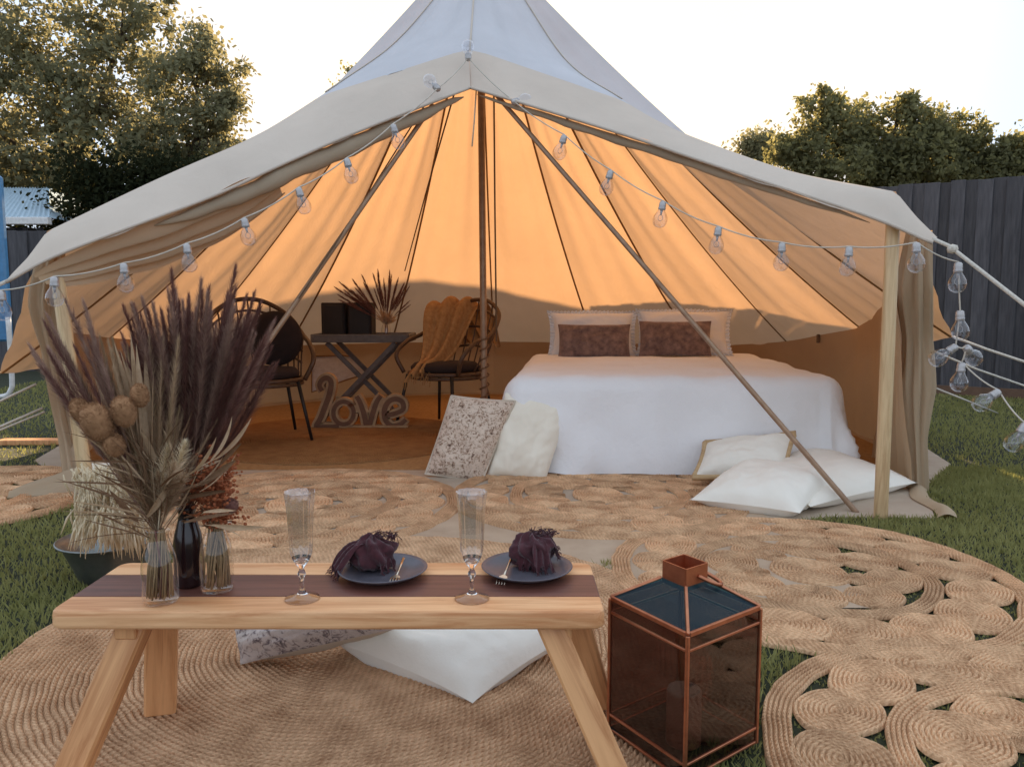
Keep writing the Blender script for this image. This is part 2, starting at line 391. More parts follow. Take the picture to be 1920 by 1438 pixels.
J_HI, J_LO = (.88, .53, .31), (.48, .245, .13)
M['jute'] = jute_mat('jute_coil', .0115, J_HI, J_LO)
M['jute_big'] = jute_mat('jute_round', .0145, (.86, .52, .31), (.48, .25, .135), .017)
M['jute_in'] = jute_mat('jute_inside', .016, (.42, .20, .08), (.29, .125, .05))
M['plum'] = pbr('plum_plume', (.27, .115, .085), (.14, .05, .042), 30, .95, 0)
M['mauve'] = pbr('mauve_plume', (.46, .28, .21), (.26, .13, .10), 30, .95, 0)
M['stemtan'] = pbr('dry_stem', (.42, .28, .16), (.28, .17, .09), 30, .9, 0)
M['dryleaf'] = leaf_mat('dry_leaf', (.66, .46, .31), (.46, .29, .18), (.5, .33, .17), .25, 8)
M['brownleaf'] = leaf_mat('brown_leaf', (.30, .17, .10), (.17, .09, .055), (.2, .1, .05), .2, 8)
M['pampas'] = leaf_mat('pampas_white', (.95, .80, .60), (.85, .68, .46), (.8, .7, .5), .3, 8)
M['rust'] = pbr('rust_flower', (.46, .13, .05), (.28, .07, .03), 40, .95, 0)
M['banksia'] = pbr('banksia_tan', (.44, .22, .11), (.26, .12, .055), 60, .95, .5, .004)
M['leafL'] = leaf_mat('gum_leaf', (.23, .225, .135), (.08, .078, .05), (.40, .36, .19), .36, .7)
M['leafR'] = leaf_mat('hedge_leaf', (.17, .165, .09), (.06, .062, .035), (.42, .38, .16), .36, .8)
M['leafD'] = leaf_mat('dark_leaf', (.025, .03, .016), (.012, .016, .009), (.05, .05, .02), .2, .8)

# ------------------------------------------------------------------ ground
g = MB(); g.grid(40, 40, lambda u, v: V(-150+300*u, -20+300*v, 0))
o = g.build('lawn', M['soil']); tag(o, kind='structure')

RUGS = [  # cx, cy, R  (medallion rugs)
    (1.06, 2.68, .70), (1.18, 1.45, .66), (.43, 3.80, .74), (-1.02, 3.62, .78), (-2.86, 3.72, .78)]
BIG = (-.42, 2.13, .96)
C_IN = (-.2, 5.6)
INNER = (-1.25, 5.55, 1.0)
sheet_poly = [(-2.35,4.1),(-1.9,3.3),(-1.35,2.95),(-.8,2.6),(.0,2.5),(.35,2.8),(.75,3.2),(1.45,3.42),(1.9,3.40),(2.18,4.0),(2.65,4.6),(2.9,5.6),(2.6,6.8),(1.9,7.8),(.8,8.4),(-.2,8.6),(-1.3,8.35),(-2.3,7.7),(-3.0,6.6),(-3.2,5.6),(-2.95,4.7)]
def in_poly(x, y, poly):
    c = False; n = len(poly)
    for i in range(n):
        x1, y1 = poly[i]; x2, y2 = poly[(i+1) % n]
        if (y1 > y) != (y2 > y) and x < (x2-x1)*(y-y1)/(y2-y1)+x1: c = not c
    return c
MB().prism(sheet_poly, .001, .006).build('groundsheet', M['canvasfloor']).__setitem__('kind', 'structure')

# grass blades: one uncountable mass
def grass():
    rng = np.random.default_rng(3)
    def zone(x0, x1, y0, y1, n): return np.stack([rng.uniform(x0, x1, n), rng.uniform(y0, y1, n)], 1)
    P = np.concatenate([zone(-3.2, -.9, 1.3, 4.2, 42000), zone(.3, 3.0, 1.2, 4.5, 60000), zone(-6, -2, 4, 10, 22000),
                        zone(1.6, 6.5, 3.2, 9.5, 60000), zone(-1.6, .5, 1.2, 3.2, 6000)])
    x, y = P[:,0], P[:,1]
    keep = np.ones(len(P), bool); short = np.zeros(len(P), bool)
    cx, cy, r = BIG; keep &= (x-cx)**2+(y-cy)**2 > (r-.01)**2
    poly = sheet_poly; c = np.zeros(len(P), bool)
    for i in range(len(poly)):
        x1, y1 = poly[i]; x2, y2 = poly[(i+1) % len(poly)]
        if y1 == y2: continue
        cond = ((y1 > y) != (y2 > y)) & (x < (x2-x1)*(y-y1)/(y2-y1)+x1); c ^= cond
    keep &= ~c
    for cx, cy, r in RUGS: short |= (x-cx)**2+(y-cy)**2 < (r+.0)**2
    P = P[keep]; short = short[keep]; n = len(P)
    patch = np.array([noise.noise(Vector((a*1.3, b*1.3, 0))) for a, b in P])
    h = rng.uniform(.016, .036, n)*(1+.5*patch); h[short] *= .32
    w = rng.uniform(.0018, .0034, n)*(1+P[:,1]*.16); a = rng.uniform(0, 2*PI, n); l = rng.uniform(0, 1.0, n)*h; b = rng.uniform(0, 2*PI, n)
    vs = np.zeros((n, 3, 3)); dx = np.cos(a)*w; dy = np.sin(a)*w
    vs[:,0] = np.stack([P[:,0]-dx, P[:,1]-dy, 0*h], 1); vs[:,1] = np.stack([P[:,0]+dx, P[:,1]+dy, 0*h], 1)
    vs[:,2] = np.stack([P[:,0]+np.cos(b)*l, P[:,1]+np.sin(b)*l, h], 1)
    tri_mesh('grass_blades', vs.reshape(-1,3), M['grass'], None)
    return
def tri_mesh(name, vs, m, parent, off=None, per=3):
    n = len(vs)//per; me = bpy.data.meshes.new(name)
    if off is not None: vs = vs - np.array(off)
    me.vertices.add(len(vs)); me.vertices.foreach_set('co', vs.astype(np.float32).ravel())
    me.loops.add(n*per); me.loops.foreach_set('vertex_index', np.arange(n*per, dtype=np.int32))
    me.polygons.add(n); me.polygons.foreach_set('loop_start', np.arange(0, n*per, per, dtype=np.int32))
    me.update(calc_edges=True)
    o = bpy.data.objects.new(name, me); COL.objects.link(o); me.materials.append(m)
    if parent: o.parent = parent
    else: tag(o, 'short green grass of the lawn around the rugs and tent', 'grass', kind='stuff')
    return o
grass()

# ------------------------------------------------------------------ trees
def tree(name, label, trunk, lobes, nleaf, size, m, seed, group=None, sag=.25, loose=.22):
    rng = np.random.default_rng(seed); t0 = Vector(trunk[0])
    th = thing(name, label, 'tree', (t0.x, t0.y, 0), 0, group)
    tb = MB(); hub = Vector(trunk[1]); rad = trunk[2]
    tb.tube(cr([V(t0.x, t0.y, -.05), t0.lerp(hub, .5)+V(.1,0,0), hub], 4), [rad*(1-.5*i/8) for i in range(9)], 8)
    for (c, r) in lobes:
        c = Vector(c); mid = hub.lerp(c, .5)+V(rng.normal()*.15, 0, .2*rng.random())
        tb.tube(cr([hub-V(0,0,.3), mid, c], 4), [rad*.45*(1-.8*i/8) for i in range(9)], 6)
        for k in range(4):
            e = c + Vector(rng.normal(size=3))*max(r)*.28; tb.tube([c.lerp(mid, .4), e], [rad*.14, rad*.03], 4)
    tb.build('trunk', M['bark'], th, True)
    vol = np.array([r[0]*r[1]*r[2] for _, r in lobes])**.67; out = []
    for (c, r), k in zip(lobes, vol/vol.sum()):
        nl = int(nleaf*k); ncl = max(7, nl//75)
        d = rng.normal(size=(ncl, 3)); d /= np.linalg.norm(d, axis=1)[:, None]
        cl = np.array(c)+d*np.array(r)*(rng.random((ncl, 1))**.45)*rng.uniform(.75, 1.12, (ncl, 1))
        i = rng.integers(0, ncl, nl); cs = rng.uniform(.5, 1.4, ncl)
        p = cl[i]+rng.normal(size=(nl, 3))*loose*cs[i][:, None]*np.array([1, 1, .8])*(min(r)**.5)
        out.append(p)
    P = np.concatenate(out); n = len(P)
    a = rng.normal(size=(n, 3)); a[:, 2] -= sag; a /= np.linalg.norm(a, axis=1)[:, None]
    b = np.cross(a, rng.normal(size=(n, 3))); b /= np.linalg.norm(b, axis=1)[:, None]
    L = size*rng.uniform(.6, 1.3, (n, 1)); W = L*rng.uniform(.22, .38, (n, 1))
    vs = np.stack([P, P+a*L*.5+b*W, P+a*L, P+a*L*.5-b*W], 1).reshape(-1, 3)
    tri_mesh('crown', vs, m, th, (t0.x, t0.y, 0), 4)
    return th
L1 = 'trees behind the left of the tent'; L2 = 'trees beyond the right-hand fence'
tree('gum_tree', 'tall olive-brown gum tree at the far left with airy backlit leaves', (at(120,700,15), at(130,330,15), .22),
     [(at(70,110,15), (1.5,1.4,1.5)), (at(190,80,15.5), (1.3,1.3,1.3)), (at(130,220,15), (1.7,1.4,1.2)), (at(-60,220,15), (1.5,1.4,1.7)), (at(210,190,14.6), (1.1,1,1.2)), (at(250,20,15), (.9,.9,.55)), (at(60,310,15), (1.6,1.3,.8))],
     24000, .115, M['leafL'], 1, L1, loose=.15)
tree('gum_tree', 'gum tree with sparse sunlit crown just above the left slope of the tent roof', (at(350,700,14.5), at(360,330,14.5), .16),
     [(at(370,130,14.5), (.95,.9,.95)), (at(330,220,14.5), (1.1,1,1)), (at(420,215,14.5), (.55,.6,.95)), (at(400,300,14.5), (.7,.7,.5)), (at(300,300,14.5), (.9,.8,.6)), (at(370,80,14.5), (.35,.35,.3)), (at(445,180,14.5), (.28,.3,.5))],
     13500, .10, M['leafL'], 2, L1, loose=.15)
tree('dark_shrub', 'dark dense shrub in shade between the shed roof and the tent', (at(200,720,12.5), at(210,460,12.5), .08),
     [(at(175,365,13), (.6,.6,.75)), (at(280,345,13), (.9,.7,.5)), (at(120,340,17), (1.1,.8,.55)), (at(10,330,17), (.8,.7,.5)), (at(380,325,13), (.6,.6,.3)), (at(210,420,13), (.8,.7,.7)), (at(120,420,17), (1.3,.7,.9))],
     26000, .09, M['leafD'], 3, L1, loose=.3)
rt = [('leafy tree beyond the fence with a tufted top, nearest the tent of the tall ones', 1545, [(1540,200,.42,.38),(1510,262,.62,.55),(1580,250,.6,.5),(1540,310,.95,.5),(1470,285,.28,.3)]),
      ('round-topped leafy tree beyond the fence, second of the dark row', 1630, [(1612,235,.38,.4),(1630,290,.75,.6),(1650,330,.7,.5)]),
      ('tallest pale-tipped tree beyond the fence with a narrow pointed top', 1695, [(1690,205,.34,.42),(1700,260,.6,.55),(1740,250,.5,.45),(1700,320,.85,.5)]),
      ('lower leafy tree beyond the fence with twin bumps in its crown', 1790, [(1765,255,.38,.4),(1810,262,.42,.4),(1800,315,.9,.5)]),
      ('small yellow-green tree beyond the fence at the right edge', 1900, [(1890,275,.5,.35),(1925,285,.6,.4),(1900,325,.8,.4),(1990,290,.8,.6)])]
for i, (lb, px, lob) in enumerate(rt):
    Y = 13.5+.4*(i % 2)
    tree('leafy_tree', lb, (at(px,640,Y), at(px,380,Y), .1), [(at(a,b,Y), (r1, r1*.9, r2)) for a, b, r1, r2 in lob], 9000, .092, M['leafR'], 20+i, L2, loose=.14)
tree('sparse_tree', 'thin hazy tree peeping over the right roof edge of the tent', (at(1425,640,18), at(1425,330,18), .08),
     [(at(1410,268,18), (.6,.5,.35)), (at(1450,285,18), (.6,.5,.4)), (at(1400,300,18), (.5,.5,.3))], 3500, .10, M['leafL'], 31)
tree('sparse_tree', 'tiny treetop just showing above the left roof slope near the peak', (at(690,700,20), at(680,300,20), .08),
     [(at(658,135,20), (.2,.2,.25)), (at(670,170,20), (.4,.3,.3)), (at(690,230,20), (.8,.6,.6))], 1600, .10, M['leafR'], 32)

# ------------------------------------------------------------------ fences, houses, shed
def fence(name, label, a, b, h, pitch, seed):
    a = Vector(a); b = Vector(b); rr = random.Random(seed); L = (b-a).length; n = int(L/pitch)
    t = thing(name, label, 'fence', a); d = (b-a).normalized(); ang = math.atan2(d.y, d.x); nrm = V(d.y, -d.x, 0)
    if nrm.y > 0: nrm = -nrm
    src = []
    for k in range(3):
        m = MB(); m.box((0, 0, h/2), (pitch*(.56,.585,.54)[k], .009, h/2), None, .003); src.append(m.mesh('paling')); src[-1].materials.append(M['fence'])
    for i in range(n):
        o = bpy.data.objects.new('paling', src[i % 3]); COL.objects.link(o); o.parent = t
        lift = rr.uniform(-.008, .008)
        o.location = d*(pitch*(i+.5)) + nrm*(.021 if i % 2 else 0) + V(0,0,lift); o.rotation_euler = (rr.uniform(-.004,.004), rr.uniform(-.006,.006), ang)
    for z in (.35, h*.5, h-.35):
        MB().box((L/2, 0, 0), (L/2, .02, .04)).build_at('rail', M['fence'], a+V(0,0,z)-nrm*.04, t, rot=(0,0,ang))
    return t
fa, fb = V(8.6, 6.0, 0), V(3.0, 9.75, 0)
fence('paling_fence', 'tall charcoal timber paling fence on the right of the lawn', fa, fb, 2.3, .128, 5)
BF = 11.5
fence('paling_fence', 'dark timber paling fence hidden behind the tent and shrubs', V(-9.5, BF, 0), V(.95, BF-.05, 0), 2.05, .15, 6)
fence('paling_fence', 'charcoal paling fence behind the tent, joining the right-hand fence to the back one', V(3.0, 9.78, 0), V(.9, 11.55, 0), 2.3, .128, 8)
# edging board along the fence foot
d_ = (fb-fa).normalized(); ang_ = math.atan2(d_.y, d_.x)
MB().box(((fb-fa).length/2, 0, .05), ((fb-fa).length/2, .02, .05)).build_at('garden_edging', pbr('sleeper', (.16,.09,.06), rough=.9), fa+V(-.1,-.2,0), None, rot=(0,0,ang_))
tag(bpy.data.objects['garden_edging'], 'low brown timber edging at the foot of the charcoal fence', 'edging')

def house(label, x0, x1, y0, y1, wall, ridge, rx0, rx1):
    t = thing('house', label, 'house', ((x0+x1)/2, y0, 0))
    MB().box(((x0+x1)/2, (y0+y1)/2, wall/2), ((x1-x0)/2, (y1-y0)/2, wall/2)).build('wall', M['brick'], t)
    ym = (y0+y1)/2; e = .4
    vs = [V(x0-e,y0-e,wall),V(x1+e,y0-e,wall),V(x1+e,y1+e,wall),V(x0-e,y1+e,wall),V(rx0,ym,ridge),V(rx1,ym,ridge)]
    vs += [p - V(0,0,.12) for p in vs[:4]]
    MB().add(vs, [(0,1,5,4),(1,2,5),(2,3,4,5),(3,0,4),(0,6,7,1),(1,7,8,2),(2,8,9,3),(3,9,6,0),(6,9,8,7)]).build('roof', M['tile'], t)
    f = MB().box((x0+.9, y0-.02, 1.5), (.5, .04, .5)).build('window', M['gutter'], t)
    MB().box((x0+.9, y0-.065, 1.5), (.42, .005, .42)).build('pane', M['speaker'], f)
    return t
house('neighbouring house with hipped tiled roof behind the tent', -3.2, 1.3, 15.0, 19.0, 3.2, 4.62, -1.75, -.40)
house('added unseen low house with tiled roof behind the tent, blocking the low sun', 1.4, 3.3, 14.6, 16.6, 3.2, 3.97, 1.7, 3.5)  # added out of view to keep low sun off the right lawn

# shed at left
t = thing('garden_shed', 'garden shed at the left edge with pale blue corrugated roof and white gutter', 'shed', at(20,600,12))
Ys = 12.0
def shed():
    e0 = at(-260, 408, Ys); e1 = at(93, 408, Ys); r0 = at(-260, 325, Ys+2.2); z = e0.z
    rz = 3.05
    # roof slope with corrugations, hipped on the right
    xs0, xs1 = e0.x, e1.x; slope = MB()
    nn = 70
    def roofp(u, v):
        hip = 1.15*v
        x = xs0 + (xs1-hip-xs0)*u
        return V(x, Ys+2.0*v, z+(rz-z)*v + .012*math.cos(u*nn*2*PI/2))
    slope.grid(nn*2, 6, roofp); s_ = slope.build('roof', M['roofblue'], t, True)
    MB().add([V(xs1,Ys,z), V(xs1,Ys+4,z), V(xs1-1.15,Ys+2,rz)], [(0,1,2)]).build('hip_end', M['roofblue'], t)
    MB().box(((xs0+xs1)/2, Ys-.05, z-.06), ((xs1-xs0)/2+.03, .06, .055), None, .01).build('gutter', M['gutter'], t)
    MB().box(((xs0+xs1)/2-.2, Ys+1.9, z/2-.06), ((xs1-xs0)/2-.3, 1.6, z/2-.06)).build('wall', M['shedwall'], t)
    for i in range(6):
        MB().box((xs1-.3-i*.22, Ys+.24, z/2-.06), (.045, .02, z/2-.07)).build('post', M['fence'], t)
shed()
# blue play frame at the left edge
t = thing('play_slide', 'bright blue vinyl panel with white tubular frame cut off by the left edge', 'play frame', at(-10,690,8.0))
def blue():
    a = at(-60, 330, 8.0); b = at(3, 330, 8.0); zb = at(0, 640, 8).z
    MB().box(((a.x+b.x)/2, 8.0, (a.z+zb)/2), ((b.x-a.x)/2, .04, (a.z-zb)/2), None, .02).build('panel', M['bluevinyl'], t)
    p0 = at(22, 700, 7.9); p1 = gnd(24, 775); p1.y = 7.9
    MB().tube(cr([V(p0.x,7.9,zb+.25), V(p0.x,7.9,.25), V(p0.x-.02,7.9,.1), V(p0.x-.12,7.9,.03), V(p0.x-.5,7.9,.03)], 6), .025, 10).build('frame_leg', M['gutter'], t, True)
blue()
o = MB().box((0,0,.02), (.32,.05,.018), None, .004).build_at('plank', M['wood_leg'], gnd(90, 833), None, rot=(0,0,.05))
tag(o, 'weathered plank lying on the lawn left of the tent', 'plank')

# ------------------------------------------------------------------ bell tent
C0 = V(-.2, 5.6, 0); AP = V(-.23, 5.6, 3.54)
tent = thing('bell_tent', 'large cream canvas bell tent with its front opened wide on poles, glowing orange inside', 'tent', (C0.x, C0.y, 0))
TL, TR = at(0, 700, 4.6), at(1787, 632, 4.6)
def eave(deg):
    a = math.radians(deg); r = 3.0; z = .50
    p = C0 + V(r*math.cos(a), r*math.sin(a), z)
    if deg < 46: k = max(0, (46-deg)/66); p.z += (TR.z-.5)*k*k
    if deg > 134: k = (deg-134)/66; p.z += (TL.z-.5)*k
    if deg <= -20: return TR.copy()
    if deg >= 200: return TL.copy()
    return p
def seamcurve(e, sag=.17, n=18):
    out = []
    for i in range(n+1):
        t = i/n; p = AP.lerp(e, t); p.z -= sag*4*t*(1-t)
        out.append(p)
    return out
def ridge(prof, corner, dirv, tip):
    L = math.hypot(dirv.x, dirv.y); pts = [V(AP.x, AP.y, AP.z)]
    for r, z in prof[1:]: pts.append(V(C0.x+dirv.x/L*r, C0.y+dirv.y/L*r, z))
    pts.append(corner)
    pts = cr(pts, 5)
    return pts
cR, cL = at(1680, 360, 3.55), at(88, 434, 3.5)
tipR, tipL = at(1758, 446, 3.32), at(12, 528, 3.3)
rR = ridge([(0,0),(.4,2.97),(.8,2.47),(1.2,2.19),(1.5,1.99),(1.8,1.83),(2.3,1.62)], cR, cR-C0, tipR)
rL = ridge([(0,0),(.4,3.02),(.8,2.58),(1.2,2.27),(1.5,2.05),(1.8,1.85),(2.3,1.58)], cL, cL-C0, tipL)
flapT = at(881, 95, 4.5)
ctr = cr([AP, V(-.235, 5.15, 3.02), flapT], 6)
edgeR = cr([at(x, y, Y) for x, y, Y in ((882,165,4.3),(1000,200,4.1),(1180,256,3.9),(1300,297,3.76),(1460,350,3.6),(1640,410,3.4),(1748,456,3.3))], 5)
edgeL = cr([at(x, y, Y) for x, y, Y in ((882,165,4.3),(760,212,4.12),(640,260,3.97),(520,313,3.83),(400,368,3.68),(250,424,3.5),(100,482,3.38),(12,529,3.3))], 5)
def wr(p, seed=0, a=.012):
    return V(nz(p, 1.6, seed)*a, nz(p, 1.6, seed+5)*a, nz(p, 1.6, seed+9)*a)
def panel(name, A, B, mat, nu=26, nv=14, scallop=0, seed=0, wrk=.012, center=C0, label=None):
    m = MB()
    def fn(u, v):
        p = samp(A, u).lerp(samp(B, u), v)
        inw = (V(center.x, center.y, p.z*.6) - p)
        if inw.length > 1e-6: inw.normalize()
        p = p + inw*scallop*math.sin(PI*v)*math.sin(PI*min(1, u*1.05))
        e = min(1, 6*v, 6*(1-v), 8*u)
        p = p + inw*e*min(1, 3*u)*(.010*math.sin(v*9.5+seed*1.7+2*u)+.006*math.sin(v*23+seed))
        return p + wr(p, seed, wrk)*max(0, e)
    m.grid(nu, nv, fn); o = m.build(name, mat, tent, True)
    if label: o['label'] = label
    return o
DEG = [-20, 2, 24, 46, 68, 90, 112, 134, 156, 178, 200]
SE = [seamcurve(eave(d)) for d in DEG]
for i in range(len(DEG)-1):
    panel('canvas_panel', SE[i], SE[i+1], M['canvas_side' if i in (0, 9) else 'canvas'], scallop=.06, seed=i, nu=36, nv=22)
for i in range(0, len(DEG)):
    pts = [p + (V(C0.x, C0.y, p.z)-p).normalized()*.012 for p in SE[i][1:]]
    MB().tube(pts, .0085 if 3 <= i <= 7 else .006, 6).build('seam', M['seam'], tent, True)
panel('canvas_panel', rR, SE[0], M['canvas_side'], scallop=.06, seed=21, nu=34, nv=12)
panel('canvas_panel', rL, SE[-1], M['canvas_side'], scallop=.06, seed=22, nu=34, nv=12)
# front roof faces between the centre seam and each corner ridge, down to the flap line
def part_curve(c, t1, n=24): return [samp(c, t1*i/n) for i in range(n+1)]
tR = .545; tLf = .545
panel('roof_panel', ctr, part_curve(rR, tR), M['canvas_front'], scallop=.03, seed=31, wrk=.01)
panel('roof_panel', ctr, part_curve(rL, tLf), M['canvas_front'], scallop=.03, seed=32, wrk=.01)
for c_ in (ctr, part_curve(rR, .52), part_curve(rL, .52)):
    MB().tube([p+(p-V(C0.x, C0.y+.6, p.z-1)).normalized()*.004 for p in c_], .006, 6, flat=.6).build('roof_seam', M['canvas_heavy'], tent, True)
# awning flap : from flap line down to the front edge
def flap(edge, rdg, t0, corner, tip, seed):
    q = samp(rdg, t0); low = [samp(rdg, t0+(1-t0)*i/14) for i in range(15)]
    top = [flapT.lerp(q, i/12) + V(0,.008,.014)*min(1, i) for i in range(12)] + low + [corner.lerp(tip, .5)+V(0,0,-.01), tip]
    L1_ = [0]
    n = 60
    m = MB()
    def fn(u, v):
        a = samp(top, u); b = samp(edge, u)
        p = a.lerp(b, v) + V(0, 0, .045*math.sin(PI*v)*math.sin(PI*u)**.5)
        if v > .97: p += V(0, .0, .008*math.sin(u*40+seed))
        return p + wr(p, seed, .014)*min(1, 5*v+.1)
    m.grid(n, 10, fn); return m.build('awning_flap', M['canvas_heavy'], tent, True)
flap(edgeR, rR, tR, cR, tipR, 41); flap(edgeL, rL, tLf, cL, tipL, 42)
for e in (edgeR, edgeL):
    MB().tube([p+V(0,-.003,.0) for p in e], .008, 6).build('hem', M['canvas_heavy'], tent, True)
# rolled door canvas under each front edge
def roll(edge, t0, t1, r0, dz, seed):
    pts = []; rs = []
    for i in range(31):
        t = t0+(t1-t0)*i/30; p = samp(edge, t)+V(0, .05, -dz*(.55+.45*math.sin(PI*i/30))); pts.append(p+wr(p*3, seed, .012))
        rs.append(r0*(.06+1.0*math.sin(PI*i/30)**.6)*(1+.10*math.sin(i*1.7)))
    MB().tube(pts, rs, 12, flat=1.15).build('rolled_door', M['canvas_roll'], tent, True)
roll(edgeL, .02, .74, .037, .040, 3); roll(edgeR, .02, .90, .017, .020, 4)
# loose folds of the opened left door hanging under the roof
m = MB()
def fd(u, v):
    e = samp(edgeL, .50+.46*u); k = math.sin(PI*min(1, .08+u*.9))**.6
    p = e + V(.05*v, .04+.24*v*k, -.02-.09*v*k-.03*v)
    return p + V(0,0,1)*(.028*math.sin(v*21+u*2.5)*k*(1-.3*v)) + wr(p*3, 5, .01)
m.grid(50, 40, fd); m.build('door_fold', M['curtain'], tent, True)
# side walls below the eaves
def wall(top, bot, seed, folds=.02, nf=9, name='side_wall'):
    m = MB()
    def fn(u, v):
        p = samp(top, u).lerp(samp(bot, u), v); out = (p - C0); out.z = 0; out.normalize()
        p += out*(folds*math.sin(u*nf*2*PI+seed)*(.3+.7*v) + .02*nz(p, 3, seed)); return p
    m.grid(60, 8, fn); return m.build(name, M['wallcanvas'], tent, True)
def gp(x, y): return V(x, y, .006)
def ring(d0, d1, r, z=None):
    out = []
    for i in range(25):
        d = d0+(d1-d0)*i/24; a = math.radians(d); e = eave(d)
        if z is None:
            d1_, fr = divmod((d+20)/22, 1); i0 = int(min(9, max(0, d1_)));
            e = eave(DEG[i0]).lerp(eave(DEG[i0+1]), (d-DEG[i0])/22); out.append(e)
        else: out.append(V(C0.x+r*math.cos(a), C0.y+r*math.sin(a), z))
    return out
def along(deg, k):                      # a point on the cone's inside surface, k of the way to the eave
    i0 = int(min(9, max(0, (deg+20)//22))); f = (deg-DEG[i0])/22
    p = samp(SE[i0], k).lerp(samp(SE[i0+1], k), f); q = V(C0.x, C0.y, p.z)
    return p + (q-p).normalized()*(.05*math.sin(PI*f)*math.sin(PI*k)+.01)
def foot(deg):
    a = math.radians(deg); k = max(0, 1-(deg+20)/60, 1-(200-deg)/60); r = 2.93-.30*k*k
    return V(C0.x+r*math.cos(a), C0.y+r*math.sin(a)+.10*k, .006)
def kk(deg): k = max(0, 1-(deg+20)/60, 1-(200-deg)/60); return .975-.07*k
D1 = [-20+110*i/24 for i in range(25)]; D2 = [90+110*i/24 for i in range(25)]
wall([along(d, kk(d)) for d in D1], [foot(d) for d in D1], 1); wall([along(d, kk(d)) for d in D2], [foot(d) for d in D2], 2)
def corner_wall(rdg, se, d, mid, end, seed):
    a = samp(rdg, .99)+V(.08 if d < 90 else -.04, .12, -.12); b = along(d, kk(d)); top = [a.lerp(b, i/6)-V(0,0,.02+.05*math.sin(PI*i/6)) for i in range(7)]
    wall(top, [end, mid.lerp(end, .5), mid, foot(d)], seed, .025, 4)
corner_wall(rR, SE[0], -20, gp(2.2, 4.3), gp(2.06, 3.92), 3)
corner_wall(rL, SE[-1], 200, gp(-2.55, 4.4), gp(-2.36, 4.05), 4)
# mesh window in the back wall
wv = [at(x, y, 7.55) for x, y in ((585,668),(640,666),(668,670),(690,700),(650,712),(585,735))]
m = MB(); m.add(wv, [tuple(range(len(wv)))]); wnd = m.build('window_flap', pbr('pale_flap', (.62,.62,.66), rough=.8), tent)
wnd['label'] = 'pale flap of the low window in the back wall'
MB().tube([p+V(0,-.01,0) for p in wv]+[wv[0]+V(0,-.01,0)], .008, 5).build('window_trim', M['seam'], wnd, True, True)
# gathered curtains at both front corners
def bundle(path, rs, n, seed):
    m = MB(); pts = cr(path, 8); k = len(pts); rr = random.Random(seed)
    def fn(u, v):
        i = u*(k-1); p = samp(pts, u); j = min(len(rs)-2, int(u*(len(rs)-1))); f = u*(len(rs)-1)-j; r = rs[j]*(1-f)+rs[j+1]*f
        a = v*2*PI; q = r*(1+.28*math.sin(a*n+seed+3*u)+.12*math.sin(a*(2*n+1)-5*u))
        return p + V(math.cos(a)*q, math.sin(a)*q*.8, 0)
    m.grid(44, 56, fn); return m.build('gathered_curtain', M['curtain'], tent, True)
bundle([V(1.90,3.66,1.30), V(1.93,3.72,1.05), V(2.02,3.85,.75), V(2.06,3.9,.4), V(2.12,3.95,0)], [.045,.068,.055,.07,.04,.035], 7, 1)
bundle([V(-2.13,3.62,1.2), V(-2.22,3.7,.95), V(-2.28,3.85,.65), V(-2.33,4.0,.35), V(-2.28,4.0,0)], [.05,.06,.042,.042,.04,.06], 6, 2)
# trailing canvas on the grass at both sides
m = MB(); m.grid(20, 8, lambda u, v: V(1.93+.16*u, 3.38+.62*u, .012+.016*math.sin(PI*v)*(1+.6*math.sin(u*9)))+V(.09*v-.03+.02*math.sin(u*8),0,.0))
m.build('trailing_hem', M['curtain'], tent, True)
m = MB(); m.grid(24, 10, lambda u, v: V(-2.15-.36*u, 4.0-.20*u+.26*(v-.5)*(1-.5*u), .01+.13*(1-u)*math.sin(PI*v)+.03*math.sin(PI*v)*math.sin(v*11+u*3)))
m.build('trailing_hem', M['curtain'], tent, True)
# poles
def pole(name, a, b, r, mat, n=12):
    a = Vector(a); b = Vector(b); L = (b-a).length; q = (b-a).to_track_quat('Z', 'Y')
    return MB().lathe([(0,0),(r,.0),(r,.01),(r,L*.5),(r*.97,L-.02),(r*.6,L),(0,L)], n).build_at(name, mat, a, tent, True, rot=q.to_euler())
pole('centre_pole', V(-.2,5.6,0), V(-.225,5.6,3.5), .024, M['metal_pole'])
pr = gnd(1651, 972); pole('awning_pole', pr, at(1675, 400, pr.y+.02), .030, M['pole'])
pl = gnd(170, 968); pole('awning_pole', pl, at(106, 500, pl.y+.02), .030, M['pole'])
pole('door_pole', gnd(1607, 962), at(925, 172, 4.32), .013, M['metal_pole'])
pole('door_pole', gnd(300, 935), at(812, 196, 4.28), .013, M['metal_pole'])
# dark cords inside
MB().tube([at(926,170,5.4), at(928,400,5.5), at(931,640,5.5)], .006, 6).build('cord', M['rope_dark'], tent, True)
MB().tube([at(852,175,4.5), at(802,350,5.6), at(759,508,7.2)], .005, 6).build('cord', M['rope_dark'], tent, True)
MB().tube([at(795,200,4.4), at(700,350,4.2), at(560,560,3.95)], .004, 6).build('cord', M['rope_dark'], tent, True)
MB().tube([at(893,168,4.35), at(889,230,4.35), at(885,275,4.34)], .004, 5).build('door_tie', M['rope'], tent, True)
# twine wound round the foot of the centre pole
tw = [V(-.2+.032*math.cos(a), 5.6+.032*math.sin(a), .25+.011*a) for a in [i*.5 for i in range(90)]]
MB().tube(tw, .006, 5).build('pole_twine', M['brownleaf'], tent, True)
